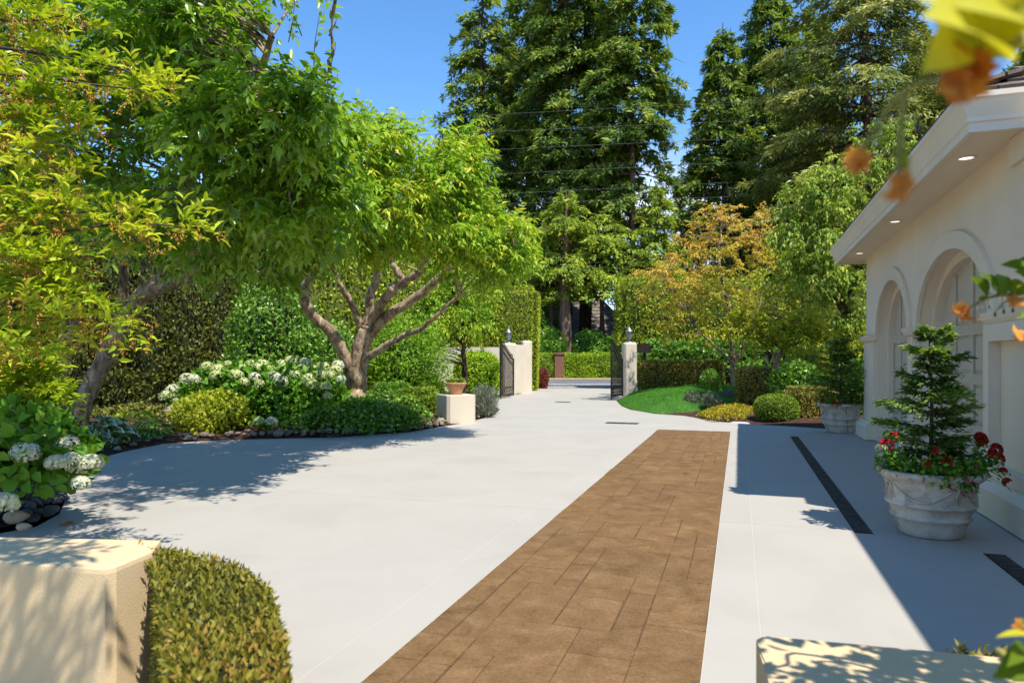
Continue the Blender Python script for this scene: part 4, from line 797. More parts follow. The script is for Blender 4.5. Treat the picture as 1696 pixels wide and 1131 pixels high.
# --- middle tree (fresh green, sculptural pale trunk)
bB = D(588, 690, 16.2); bB[2] = 0.15
f0 = D(592, 612, 16.8)
limbsB = [([bB, D(590, 650, 16.9), f0, D(604, 560, 16.7), D(614, 525, 16.6)], 0.30, 0.18),
          ([D(585, 625, 16.85), D(566, 580, 16.6), D(545, 548, 16.3), D(514, 518, 16.0), D(505, 485, 15.7), D(516, 455, 15.4), D(545, 405, 15.0), D(560, 390, 14.8), D(540, 330, 14), D(520, 260, 12.2)], 0.16, 0.045),
          ([D(610, 535, 16.6), D(632, 505, 16.3), D(655, 475, 16.0), D(690, 455, 15.6), D(700, 440, 15.5), D(720, 400, 15), D(740, 330, 13.6)], 0.13, 0.045),
          ([D(606, 560, 16.7), D(640, 525, 16.5), D(690, 492, 16.2), D(725, 462, 15.9), D(752, 438, 15.7), D(790, 420, 15.4), D(840, 405, 14.6)], 0.145, 0.04),
          ([D(612, 530, 16.6), D(612, 490, 16.5), D(625, 455, 16.3), D(610, 400, 15.6), D(600, 330, 14.6), D(620, 250, 13)], 0.12, 0.045),
          ([D(648, 480, 16.0), D(668, 465, 15.9), D(652, 440, 15.8), D(650, 405, 15.6), D(670, 340, 15)], 0.10, 0.045),
          ([D(596, 540, 16.6), D(580, 500, 16.3), D(562, 470, 16.0), D(549, 440, 15.7), D(540, 400, 15.2)], 0.085, 0.035),
          ([D(598, 600, 16.7), D(630, 578, 16.3), D(665, 558, 16.0), D(695, 545, 15.7), D(728, 518, 15.4), D(760, 490, 15.2)], 0.10, 0.035)]
ellsB = [ell(540, 310, 10.8, 90, 75, 1.5) + (70,), ell(570, 245, 11.0, 85, 55, 1.3) + (55,), ell(610, 350, 11.6, 115, 65, 1.6) + (90,), ell(680, 285, 12.0, 105, 65, 1.6) + (85,), ell(740, 345, 12.4, 100, 75, 1.6) + (95,), ell(755, 255, 12.4, 40, 45, 1.0) + (22,),
         ell(800, 405, 13.4, 80, 60, 1.5) + (70,), ell(570, 385, 12.4, 100, 38, 1.3) + (45,), ell(690, 390, 13.2, 110, 42, 1.3) + (52,), ell(830, 428, 14.0, 38, 28, 0.9) + (18,), ell(495, 400, 12.6, 60, 35, 1.0) + (20,), ell(615, 200, 11.8, 20, 25, 0.6) + (6,), ell(700, 195, 12.2, 16, 22, 0.5) + (6,)]
broad_tree('garden_tree', 'fresh green tree with sculptural pale forked trunk behind the ground cover', bB, limbsB, ellsB, dict(nt=7, tlen=0.46, nl=10, L=0.125, W=0.045, spread=0.85, up=0.12, droop=0.28, hang=0.5, tmpl=LEAF5, tip_shift=0.36, flat=0.35, jl=0.4), L_B, M_BARK, 22, gap=0.6, shell=0.36)

# --- golden tree at the left edge: tiers of leaves with hanging seed stalks
def golden():
    rng = np.random.default_rng(31); base = DR(6.0, -5.2); t = thing('golden_tree', 'yellow-green tree with orange seed stalks at the left edge', 'tree', base)
    tb = Tubes(); tb.add([base, base + [0, 0, 2], DR(5.8, -5.0, 4.4)], 0.13, 0.06, 8, 14, rng, 0.01)
    tiers = [((-60, 70, 5.6), (80, 92, 5.4), (190, 112, 5.2), (285, 150, 5.1)), ((-60, 120, 5.4), (60, 128, 5.2), (150, 140, 5.1), (240, 150, 5.0)), ((-60, 180, 5.3), (40, 180, 5.2), (125, 200, 5.1)), ((-60, 240, 5.2), (30, 245, 5.1), (85, 262, 5.0)),
             ((-60, 300, 5.3), (50, 308, 5.1), (118, 325, 5.0)), ((-60, 395, 5.4), (90, 385, 5.2), (210, 370, 5.1), (325, 378, 5.0)), ((-60, 350, 5.3), (80, 352, 5.1), (220, 350, 5.0)), ((-60, 440, 5.4), (60, 435, 5.2), (180, 420, 5.1)),
             ((-60, 455, 5.4), (60, 462, 5.2), (150, 500, 5.1), (240, 552, 5.0)), ((-60, 510, 5.3), (60, 515, 5.2), (160, 535, 5.1)), ((-60, 30, 5.6), (40, 35, 5.5), (110, 25, 5.4)), ((-80, 215, 5.3), (10, 215, 5.2), (70, 225, 5.1)), ((-80, 340, 5.2), (20, 345, 5.1), (80, 350, 5.0)), ((-80, 480, 5.1), (20, 485, 5.0), (100, 490, 4.9)), ((-80, 150, 5.2), (10, 155, 5.1), (90, 165, 5.1)), ((-80, 545, 5.2), (10, 550, 5.1), (80, 560, 5.1)), ((-60, 395, 5.0), (20, 420, 4.9), (100, 440, 4.9))]
    C, O = [], []; pans = []
    for tr_ in tiers:
        P = smooth_path([D(*q) for q in tr_], 30); tb.add(P[::4], 0.016, 0.005, 5, 14)
        tb.add([DR(5.85, -5.05, min(max(P[0][2] - 0.2, 0.6), 4.3)), P[0]], 0.03, 0.018, 5, 6)
        for _ in range(2 * len(tr_) + 3):
            i = rng.integers(2, 30); C.append(P[i] + rng.normal(0, [0.07, 0.12, 0.035])); e = P[min(i + 1, 29)] - P[i - 1]; O.append(unit(e) * 0.8 + np.array([0, 0, 0.2]))
            pans.append(P[i] + rng.normal(0, [0.08, 0.1, 0.03]) - [0, 0, 0.03]); pans.append(P[i] + rng.normal(0, [0.10, 0.12, 0.03]) - [0, 0, 0.05])
    # a branch high over the low wall
    hb = [DR(5.6, -4.9, 4.3), np.array([-3.9, 3.4, 4.7]), np.array([-2.7, 2.2, 4.8]), np.array([-1.8, 1.45, 4.4]), np.array([-1.15, 0.95, 3.7])]; tb.add(hb, 0.03, 0.006, 5, 14); P = smooth_path(hb, 20)
    for _ in range(34): i = rng.integers(9, 20); C.append(P[i] + rng.normal(0, 0.15, 3)); O.append(np.array([0.3, -0.1, -0.6]))
    put('trunk', tb.mesh('trunk'), M_BARKD, t)
    C, O = np.array(C), np.array(O)
    lv = twig_leaves(rng, C, O, nt=4, tlen=0.26, nl=8, L=0.09, W=0.031, spread=0.5, up=0.15, droop=0.15, hang=-0.35, tmpl=LEAF7, tip_shift=0.15)
    put('crown', leaf_mesh('crown', [lv]), L_C, t)
    pans = np.array(pans); n = len(pans); m = 22; pans = np.repeat(pans, 2, 0) + rng.normal(0, 0.05, (2 * n, 3)); n = len(pans); sdir = unit(rng.normal(0, 0.6, (n, 3)) + [0.5, -0.1, -0.75]); tt = np.linspace(0.1, 1, m); ln = rng.uniform(0.08, 0.2, n)
    pos = (pans[:, None] + sdir[:, None] * (ln[:, None] * tt)[..., None] + rng.normal(0, 0.008, (n, m, 3))).reshape(-1, 3)
    put('seed_stalks', leaf_mesh('seed_stalks', [leaf_geo(pos, rng.normal(0, 0.5, (n * m, 3)) + [0.2, 0, -0.8], rng.normal(0, 1, (n * m, 3)), 0.022, 0.009, KITE, rng.uniform(0, 1, n * m))]), L_PAN, t)
golden()

def ztop(py, d): return CAMH + (HY - py) / FP * d
# --- conifers
def conifer(name, label, px, d, top, r_tr, z0, R, nb, seed, mat, bark=M_BARKD, ns=90, L=0.5, W=0.2, droop=0.35, tilt=0.15, pw=0.8, group='tall conifers beyond the road', mid=0.0, flat=0.3, trunk_lean=0.0, gapp=0.0, base_z=None):
    """whorled branches carrying flat sprays of needles"""
    rng = np.random.default_rng(seed); b = D(px, HY, d); b[2] = float(ground_z(b[0], b[1])) - 0.1 if base_z is None else base_z; H = top
    t = thing(name, label, 'conifer', b, 0, group); tb = Tubes(); tp = np.array([b[0] + trunk_lean, b[1], H])
    tb.add([b, (b + tp) / 2 + rng.normal(0, 0.15, 3) * [1, 1, 0], tp], r_tr, 0.03, 9, 24, rng, 0.0); put('trunk', tb.mesh('trunk'), bark, t)
    u = rng.uniform(0, 1, nb) ** 0.85; h = z0 + (H - z0) * u * 0.985; kz = h < ztop(-90, d); h, u = h[kz], u[kz]; nb = len(h)
    if gapp: h = h[rng.uniform(0, 1, nb) > gapp * np.sin(h * 1.7 + 1) ** 2]; nb = len(h); u = (h - z0) / (H - z0)
    prof = (1 - u) ** pw * (1 - mid) + mid * np.clip(np.sin(math.pi * (0.15 + 0.85 * u)), 0, 1); ln = R * np.maximum(prof, 0.03) * rng.uniform(0.55, 1.12, nb); az = rng.uniform(0, 2 * math.pi, nb)
    dr = np.stack([np.cos(az), np.sin(az), np.zeros(nb)], 1); ax = b + (tp - b) * ((h - b[2]) / (H - b[2]))[:, None]; dp = droop * rng.uniform(0.6, 1.4, nb); ti = tilt * rng.uniform(0.4, 1.5, nb)
    br = Tubes()
    for i in range(nb):
        s_ = np.array([0, 0.35, 0.7, 1.0]); P = ax[i] + dr[i] * (ln[i] * s_)[:, None]; P[:, 2] += ti[i] * ln[i] * s_ - dp[i] * ln[i] * s_ ** 2; br.add(P, 0.012 * ln[i] + 0.015, 0.008, 3, 5)
    tag(put('branches', br.mesh('branches'), bark, t), kind='stuff')
    cnt = np.maximum(6, (1.28 * ns * ln / R * 1.3).astype(int)); idx = np.repeat(np.arange(nb), cnt); n = len(idx)
    nclump = 7; tc_ = rng.uniform(0.22, 1.0, (nb, nclump)) ** 0.8; lc = rng.uniform(-1, 1, (nb, nclump)); k = rng.integers(0, nclump, n)
    tt = np.clip(tc_[idx, k] + rng.normal(0, 0.055, n), 0.12, 1.03); lat = (lc[idx, k] * 0.30 + rng.normal(0, 0.10, n)) * (1.15 - 0.75 * tt) * ln[idx]
    sd = np.stack([-dr[:, 1], dr[:, 0], np.zeros(nb)], 1)[idx]; P = ax[idx] + dr[idx] * (ln[idx] * tt)[:, None] + sd * lat[:, None]
    P[:, 2] += ti[idx] * ln[idx] * tt - dp[idx] * ln[idx] * tt ** 2 - 0.25 * np.abs(lat) + rng.normal(0, 0.10, n) * (0.3 + flat) - rng.exponential(0.12, n) * L * 2
    A = dr[idx] * 0.7 + sd * np.sign(lat)[:, None] * 0.55 + rng.normal(0, 0.4, (n, 3)); A[:, 2] -= 0.35; N = np.array([0, 0, 0.75]) + dr[idx] * 0.6 + rng.normal(0, 0.45, (n, 3))
    r = 0.5 * rng.uniform(0, 1, (nb, nclump))[idx, k] + 0.35 * rng.uniform(0, 1, n) + 0.2 * (tt - 0.4); l_ = 0.92 * L * rng.uniform(0.6, 1.3, n)
    put('crown', leaf_mesh('crown', [leaf_geo(P, A, N, l_, l_ * (0.70 * W / L), KITE, r)]), mat, t); return t
conifer('fir_tree', 'tall dark fir at the left of the central group across the road', 800, 66, 41, 0.55, 5, 7.0, 300, 101, L_FIR, ns=165, L=0.66, W=0.28, droop=0.5, mid=0.55, gapp=0.4)
conifer('fir_tree', 'second fir from the left in the central group', 872, 70, 46, 0.55, 6, 7.0, 300, 102, L_FIR, ns=165, L=0.66, W=0.28, droop=0.55, mid=0.5, gapp=0.4)
conifer('fir_tree', 'tall fir with bare dark trunk left of centre of the gap', 938, 62, 47, 0.60, 13.5, 6.8, 260, 103, L_FIR, ns=165, L=0.62, W=0.26, droop=0.6, mid=0.5, gapp=0.4)
conifer('fir_tree', 'tall fir whose thick dark trunk stands just right of its twin', 969, 63.5, 46, 0.66, 14.5, 6.6, 260, 104, L_FIR, ns=165, L=0.62, W=0.26, droop=0.55, mid=0.5, gapp=0.4)
conifer('fir_tree', 'right-hand fir of the central group with bare pale trunk', 1047, 58, 40, 0.36, 14.0, 5.3, 270, 105, L_FIR, M_BARKR, ns=180, L=0.6, W=0.25, droop=0.5, mid=0.5, gapp=0.35)
conifer('fir_tree', 'tapering fir with pointed top left of the cedar', 1197, 60, ztop(38, 60), 0.4, 3, 6.2, 340, 106, L_FIR, ns=180, L=0.6, W=0.24, droop=0.3, tilt=0.2, pw=0.6)
conifer('fir_tree', 'tall dark fir rising behind the orange maple', 1275, 63, ztop(-60, 63), 0.5, 3, 8.0, 380, 107, L_FIR, ns=165, L=0.62, W=0.25, droop=0.35, tilt=0.2, pw=0.6)
conifer('cedar_tree', 'broad olive cedar with long level limbs above the garage roof', 1425, 50, 37, 0.62, 4, 10.5, 300, 108, L_CED, ns=320, L=0.5, W=0.19, droop=0.22, tilt=0.12, pw=0.5, mid=0.35, flat=0.1, gapp=0.5)
conifer('fir_tree', 'dark fir filling the gap behind the cedar', 1345, 68, 38, 0.5, 4, 7.5, 320, 116, L_FIR, ns=180, L=0.66, W=0.28, droop=0.35, tilt=0.2, pw=0.6)
conifer('cedar_tree', 'olive cedar close behind the garage roof corner', 1530, 58, 30, 0.5, 5, 7.5, 240, 117, L_CED, ns=220, L=0.55, W=0.22, droop=0.25, tilt=0.12, pw=0.6)
conifer('fir_tree', 'dark conifer at the right edge behind the garage roof', 1720, 62, 36, 0.5, 8, 7.0, 180, 109, L_FIR, ns=130, L=0.58, W=0.22, droop=0.3, mid=0.2)
conifer('fir_tree', 'small dark fir low in the gap between the tall groups', 1128, 78, ztop(262, 78), 0.3, 2, 4.2, 150, 110, L_FIR, ns=90, L=0.6, W=0.24)
conifer('spruce_tree', 'bright green cone-shaped conifer right of the bare trunks', 1086, 54, ztop(300, 54), 0.25, 1, 4.3, 240, 111, L_FIRB, ns=110, L=0.42, W=0.17, droop=0.25, tilt=0.3, pw=0.65)
conifer('spruce_tree', 'low spreading conifer with bright boughs above the hedge across the road', 1000, 55.5, ztop(352, 55.5), 0.28, 7.2, 5.6, 170, 112, L_FIRB, ns=130, L=0.42, W=0.18, droop=0.35, tilt=0.2, pw=0.35, mid=0.3)
conifer('spruce_tree', 'fine boughed conifer left of the reddish trunk across the road', 908, 56, ztop(372, 56), 0.28, 7.0, 4.6, 150, 113, L_FIRB, M_BARKR, ns=120, L=0.42, W=0.18, droop=0.4, tilt=0.2, pw=0.4, mid=0.3)
conifer('fir_tree', 'fir with stout reddish trunk in the gateway view', 938, 53.5, 15, 0.66, 8.2, 3.6, 60, 114, L_FIRB, M_BARKR, ns=120, L=0.42, W=0.18, droop=0.6, pw=0.4)

# --- clipped hedges and shrubs
def core_prism(poly, z0, z1, bev, inset=0.0, top_scale=1.0):
    P = np.array(poly, float); c = P.mean(0); P = c + (P - c) * (1 - inset / np.linalg.norm(P - c, axis=1))[:, None]; bm = bmesh.new()
    b = [bm.verts.new((p[0], p[1], z0)) for p in P]; Q = c + (P - c) * top_scale; t = [bm.verts.new((p[0], p[1], z1 - inset)) for p in Q]; n = len(P); tf = bm.faces.new(t); bm.faces.new(b[::-1]); side = []
    for i in range(n): side.append(bm.faces.new((b[i], b[(i + 1) % n], t[(i + 1) % n], t[i])))
    if bev: bmesh.ops.bevel(bm, geom=list(set(tf.edges) | {e for f in side for e in f.edges if abs(e.verts[0].co.z - e.verts[1].co.z) > 0.05}), offset=bev, segments=3, affect='EDGES')
    bmesh.ops.triangulate(bm, faces=bm.faces[:]); return mesh_bm('core', bm)
def core_ell(c, r, squash=0.0):
    bm = bmesh.new(); bmesh.ops.create_icosphere(bm, subdivisions=3, radius=1.0)
    for v in bm.verts:
        p = np.array(v.co); p = np.sign(p) * np.abs(p) ** (1 - squash * 0.5) if squash else p
        w = c + p[0] * r[0] * RV + p[1] * r[1] * FV + p[2] * r[2] * UV; v.co = w
    return mesh_bm('core', bm)
def hedge(name, label, cat, me, n, L, W, mat, seed, core=M_CORE, group=None, **kw):
    rng = np.random.default_rng(seed); V, _ = mesh_tris(me); b = V.mean(0); b[2] = V[:, 2].min(); t = thing(name, label, cat, b, 0, group)
    lv = surf_leaves(rng, me, n, L, W, **kw); put('foliage', leaf_mesh('foliage', [lv]), mat, t)
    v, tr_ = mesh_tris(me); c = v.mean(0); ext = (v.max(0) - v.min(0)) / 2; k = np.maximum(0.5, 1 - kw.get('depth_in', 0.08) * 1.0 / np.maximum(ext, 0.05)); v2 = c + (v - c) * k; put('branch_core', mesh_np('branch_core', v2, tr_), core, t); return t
def q(px, d): return tuple(D(px, HY, d)[:2])
def boxpoly(px0, d0, px1, d1, th):
    a, b = np.array(q(px0, d0)), np.array(q(px1, d1)); e = (b - a) / np.linalg.norm(b - a); n = np.array([-e[1], e[0]])
    if n @ FV[:2] < 0: n = -n
    return [tuple(a), tuple(b), tuple(b + n * th), tuple(a + n * th)]
SH = 'clipped hedges and shrubs'
hedge('tall_hedge', 'tall clipped lime green hedge along the left garden boundary', 'hedge', core_prism(boxpoly(395, 25.0, 800, 34.6, 1.6), 0, 5.9, 0.25), 30000, 0.19, 0.09, L_HEDGE, 201, M_COREY, depth_in=0.14, lump=0.12, out=0.6)
hedge('tall_hedge', 'tall lime green clipped hedge end beside the left gate pier', 'hedge', core_prism(boxpoly(790, 35.6, 888, 35.4, 3.4), 0, ztop(474, 35.6), 0.3, 0, 1.06), 28000, 0.11, 0.05, L_HEDGE, 202, M_COREY, depth_in=0.05, lump=0.03, out=0.6)
for k, (px, d) in enumerate(((30, 18.6), (110, 19.2), (180, 20.2), (243, 21.0), (300, 21.8), (350, 22.8), (400, 23.8))):
    hedge('arborvitae', ('leftmost' if k == 0 else ['', 'second', 'third', 'fourth', 'fifth', 'sixth', 'seventh'][k]) + ' olive arborvitae column in the shaded row behind the left trunks', 'arborvitae', core_ell(np.array([*q(px, d), 3.2]), (0.80, 0.85, 3.9), 0.5), 8500, 0.13, 0.055, L_ARB, 210 + k, group='arborvitae row', depth_in=0.25, lump=0.3, up=0.8, out=0.4, keep=lambda P: P[:, 2] > 0.35)
hedge('tall_hedge', 'tall clipped green hedge raised on stems behind the orange maple', 'hedge', core_prism(boxpoly(1030, 36.5, 1560, 38.5, 2.0), 2.55, ztop(461, 37), 0.3), 28000, 0.16, 0.07, L_HEDGE, 203, M_COREY, depth_in=0.10, lump=0.1)
hedge('ivy_hedge', 'loose dark ivy hedge below the tall hedge right of the gate', 'hedge', core_prism(boxpoly(1058, 33.0, 1500, 31.0, 1.5), 0, 2.45, 0.3), 19000, 0.16, 0.12, L_LAU, 204, depth_in=0.25, lump=0.5, out=0.3)
hedge('clipped_hedge', 'bronze-topped clipped hedge behind the lawn next to the right pier', 'hedge', core_prism(boxpoly(1056, 28.6, 1196, 27.4, 1.2), 0, 1.56, 0.12), 18000, 0.085, 0.045, L_BOXB, 205, depth_in=0.06, lump=0.06, rlo=0.0, rhi=1.0)
hedge('clipped_hedge', 'bright green clipped hedge across the road right of the brick post', 'hedge', core_prism(boxpoly(930, 50.4, 1075, 50.6, 1.0), 0.2, 2.1, 0.15), 15000, 0.12, 0.07, L_BRT, 206, M_COREY, depth_in=0.08, lump=0.12)
hedge('clipped_hedge', 'bright green clipped hedge across the road left of the brick post', 'hedge', core_prism(boxpoly(800, 50.6, 921, 50.4, 1.0), 0.2, 2.1, 0.15), 12000, 0.12, 0.07, L_BRT, 207, M_COREY, depth_in=0.08, lump=0.12)
hedge('red_shrub', 'small reddish brown shrub at the foot of the tall gate hedge', 'shrub', core_ell(np.array([*q(899, 38.0), 0.55]), (0.30, 0.35, 0.62)), 2500, 0.09, 0.05, L_REDL, 208, depth_in=0.1)
for k, (px, d, w, z, lab) in enumerate(((905, 53.0, 1.6, 3.6, 'dark leafy shrub behind the hedge left of the reddish trunk'), (975, 54.5, 1.8, 3.4, 'dark leafy shrub behind the hedge under the shingle roof'), (1040, 54, 1.9, 3.6, 'dark leafy shrub across the road behind the right gate leaf'), (860, 54, 2.5, 5.5, 'dark tall shrub across the road behind the gate hedge'), (1120, 56, 4.0, 6.0, 'dense dark shrub across the road behind the raised hedge'), (760, 58, 6, 8.0, 'broad dark tree mass across the road behind the left hedge'))):
    hedge('dark_shrub', lab, 'shrub', core_ell(np.array([*q(px, d), z / 2 + 0.4]), (w, w, z / 2)), 9000, 0.22, 0.13, L_LAU, 220 + k, depth_in=0.5, lump=0.7)
for k, (px, w, d, z, lab) in enumerate(((620, 9, 66, 16, 'broad leafy tree far behind the forked trunk'), (420, 10, 62, 17, 'broad leafy tree far behind the left boundary hedge'), (1500, 12, 58, 15, 'broad leafy tree mass behind the garage'), (200, 9, 50, 15, 'broad leafy tree far behind the arborvitae row'))):
    hedge('distant_tree', lab, 'tree', core_ell(np.array([*q(px, d), z / 2 - 0.5]), (w, 4, z / 2)), 9000, 0.6, 0.34, L_LAU, 240 + k, depth_in=1.2, lump=2.0)
# left beds
hedge('camellia_bush', 'rounded glossy camellia bush behind the hydrangeas', 'bush', core_ell(D(452, 585, 19.5) * [1, 1, 0] + [0, 0, 2.0], (1.25, 1.1, 1.95)), 9000, 0.12, 0.065, L_LAU, 230, depth_in=0.45, lump=0.5, tmpl=LEAF5)
hedge('leafy_bush', 'dark leafy bush between the camellia and the forked trunk', 'bush', core_ell(D(548, 600, 20.5) * [1, 1, 0] + [0, 0, 1.3], (0.95, 0.9, 1.3)), 6000, 0.11, 0.06, L_LAU, 231, depth_in=0.4, lump=0.5, tmpl=LEAF5)
hedge('leafy_bush', 'loose light green bush right of the forked trunk', 'bush', core_ell(D(668, 590, 22) * [1, 1, 0] + [0, 0, 1.45], (1.4, 1.1, 1.5)), 9000, 0.12, 0.05, L_B, 232, depth_in=0.7, lump=0.8, tmpl=LEAF5, rhi=0.7)
hedge('round_bush', 'dense round laurel bush beside the left iron gate', 'bush', core_ell(D(790, 610, 29.5) * [1, 1, 0] + [0, 0, 0.95], (0.98, 0.8, 1.02), 0.45), 9000, 0.10, 0.055, L_BRT, 233, depth_in=0.15, lump=0.12)
hedge('clipped_hedge', 'low lime clipped hedge with rounded top left of the round bush', 'hedge', core_prism(boxpoly(660, 25.2, 744, 27.5, 1.2), 0, 1.02, 0.3), 8000, 0.07, 0.04, L_HEDGE, 234, M_COREY, depth_in=0.06)
hedge('clipped_hedge', 'rough low box hedge just left of the stucco pedestal', 'hedge', core_prism(boxpoly(690, 18.6, 738, 19.2, 1.3), 0, 0.78, 0.2), 9000, 0.07, 0.035, L_BOX, 235, depth_in=0.12, lump=0.12)
hedge('clipped_hedge', 'low box hedge between the forked trunk and the pedestal', 'hedge', core_prism(boxpoly(615, 19.5, 690, 20.0, 1.2), 0, 0.9, 0.25), 9000, 0.07, 0.035, L_LAU, 236, depth_in=0.15, lump=0.2)
hedge('chartreuse_shrub', 'low chartreuse leafy shrub in front of the hydrangeas', 'shrub', core_ell(D(350, 690, 14.6) * [1, 1, 0] + [0, 0, 0.42], (0.72, 0.45, 0.47)), 3600, 0.10, 0.06, L_CHA, 237, M_COREY, depth_in=0.3, lump=0.4, tmpl=LEAF5)
def ground_cover(label, pts, n, L, W, mat, seed, hgt=0.32, name='ground_cover', kind='stuff'):
    P = np.array([G(px, py, 0.1)[:2] for px, py in pts]); rng = np.random.default_rng(seed); lo, hi = P.min(0), P.max(0); out = []
    while len(out) < n:
        c = rng.uniform(lo, hi, (4000, 2)); ins = np.zeros(len(c), bool); j = len(P) - 1
        for i in range(len(P)):
            cond = ((P[i, 1] > c[:, 1]) != (P[j, 1] > c[:, 1])) & (c[:, 0] < (P[j, 0] - P[i, 0]) * (c[:, 1] - P[i, 1]) / (P[j, 1] - P[i, 1] + 1e-9) + P[i, 0]); ins ^= cond; j = i
        out += list(c[ins])
    c = np.array(out[:n]); A2 = P; B2 = np.roll(P, -1, 0); ab = B2 - A2
    dist = np.min([np.linalg.norm(a + e * np.clip(((c - a) @ e) / (e @ e + 1e-9), 0, 1)[:, None] - c, axis=1) for a, e in zip(A2, ab)], axis=0)
    z = 0.12 + hgt * (1 - np.exp(-dist * 2.2)) * (0.75 + 0.35 * np.sin(c[:, 0] * 3.3 + 1) * np.sin(c[:, 1] * 2.9)) - rng.exponential(0.03, n); P3 = np.column_stack([c, z])
    A = rng.normal(0, 1, (n, 3)) * [1, 1, 0.5] + [0, 0, 0.35]; N = np.array([0, 0, 1.0]) + rng.normal(0, 0.5, (n, 3)); l_ = L * rng.uniform(0.6, 1.3, n)
    o = put(name, leaf_mesh(name, [leaf_geo(P3, A, N, l_, l_ * (W / L), LEAF5, rng.uniform(0, 1, n))]), mat); return tag(o, label, 'ground cover', None, kind)
ground_cover('dense low green ground cover under the forked tree', [(440, 716), (560, 719), (650, 714), (690, 706), (720, 694), (700, 676), (620, 668), (500, 676), (430, 695)], 12000, 0.09, 0.055, L_LAU, 250, 0.62)
ground_cover('carpet of small yellow flowers by the white gravel', [(1155, 686), (1180, 693), (1235, 692), (1258, 682), (1245, 672), (1190, 672)], 8000, 0.055, 0.035, L_YFL, 251, 0.22)
hedge('low_shrub', 'low mounded green shrub at the foot of the forked trunk', 'shrub', core_ell(D(585, 690, 15.6) * [1, 1, 0] + [0, 0, 0.22], (1.55, 0.75, 0.44)), 8000, 0.09, 0.05, L_LAU, 253, depth_in=0.15, lump=0.2)
ground_cover('added dark leafy carpet standing in for shade before the arborvitae row', [(60, 706), (300, 700), (330, 676), (60, 676)], 6000, 0.14, 0.07, L_ARB, 254, 0.2)  # added over sunlit mulch; the dark leaf colour stands in for shade
ground_cover('low dark leafy cover added as shade along the left bed behind the stones', [(150, 742), (280, 722), (300, 700), (150, 700)], 3600, 0.07, 0.04, L_LAU, 252, 0.12)  # added plants whose dark leaves make this strip of bed look shaded
# right beds
hedge('clipped_hedge', 'box-shaped clipped hedge with tan flat top behind the yellow flowers', 'hedge', core_prism(boxpoly(1216, 21.6, 1308, 20.6, 1.5), 0, 1.36, 0.1), 13000, 0.07, 0.035, L_BOXB, 260, depth_in=0.05, lump=0.05)
hedge('box_ball', 'flattened box ball at the drive edge beside the gravel', 'shrub', core_ell(D(1286, 690, 17.6) * [1, 1, 0] + [0, 0, 0.34], (0.53, 0.5, 0.40), 0.35), 7000, 0.045, 0.025, L_BOX, 261, depth_in=0.04, lump=0.03)
hedge('clipped_hedge', 'small bronze clipped hedge between the box ball and the far planter', 'hedge', core_prism(boxpoly(1318, 17.6, 1392, 17.6, 1.0), 0, 0.88, 0.12), 9000, 0.055, 0.03, L_BOXB, 262, depth_in=0.05, lump=0.04)
hedge('dwarf_conifer', 'small dark green egg-shaped shrub on the lawn edge', 'shrub', core_ell(D(1176, 650, 25.0) * [1, 1, 0] + [0, 0, 0.62], (0.38, 0.38, 0.66)), 5000, 0.07, 0.035, L_LAU, 263, depth_in=0.06, up=0.6)
for k, (px, py, d, lab) in enumerate(((1147, 668, 22.2, 'grey-green lavender clump on the lawn edge, left one'), (1178, 662, 21.6, 'grey-green lavender clump beside the yellow flowers'), (1205, 655, 23.5, 'grey-green lavender clump in front of the clipped box hedge'))):
    hedge('lavender', lab, 'plant', core_ell(D(px, py, d) * [1, 1, 0] + [0, 0, 0.28], (0.25, 0.25, 0.26)), 1500, 0.11, 0.018, L_GRY, 265 + k, group='lavender clumps', depth_in=0.15, up=0.9, tmpl=KITE)
hedge('lavender', 'spiky grey-green grass clump right of the pedestal', 'plant', core_ell(D(802, 680, 19.2) * [1, 1, 0] + [0, 0, 0.35], (0.33, 0.35, 0.45)), 2500, 0.2, 0.016, L_GRY, 268, depth_in=0.2, up=1.2)
hedge('leafy_bush', 'dark green hydrangea bush without flowers behind the clipped box hedge', 'bush', core_ell(D(1322, 640, 20.5) * [1, 1, 0] + [0, 0, 0.75], (0.75, 0.7, 0.8)), 4500, 0.12, 0.075, L_LAU, 269, depth_in=0.3, lump=0.3, tmpl=LEAF5)
hedge('golden_shrub', 'bright yellow-green feathery shrub left of the far planter', 'shrub', core_ell(D(1338, 605, 23) * [1, 1, 0] + [0, 0, 1.15], (0.8, 0.7, 1.0)), 5000, 0.12, 0.04, L_CHA, 270, M_COREY, depth_in=0.35, lump=0.4, tmpl=LEAF5)
hedge('golden_shrub', 'bright yellow shrub between the far planter tree and the garage corner', 'shrub', core_ell(D(1425, 590, 20.5) * [1, 1, 0] + [0, 0, 1.7], (0.62, 0.6, 0.8)), 4500, 0.11, 0.04, L_CHA, 271, M_COREY, depth_in=0.3, lump=0.4, tmpl=LEAF5)
hedge('leafy_bush', 'dark leafy bush in the corner behind the far planter', 'bush', core_ell(D(1415, 650, 18.4) * [1, 1, 0] + [0, 0, 0.75], (0.62, 0.5, 0.85)), 4500, 0.1, 0.06, L_LAU, 272, depth_in=0.25, lump=0.3)
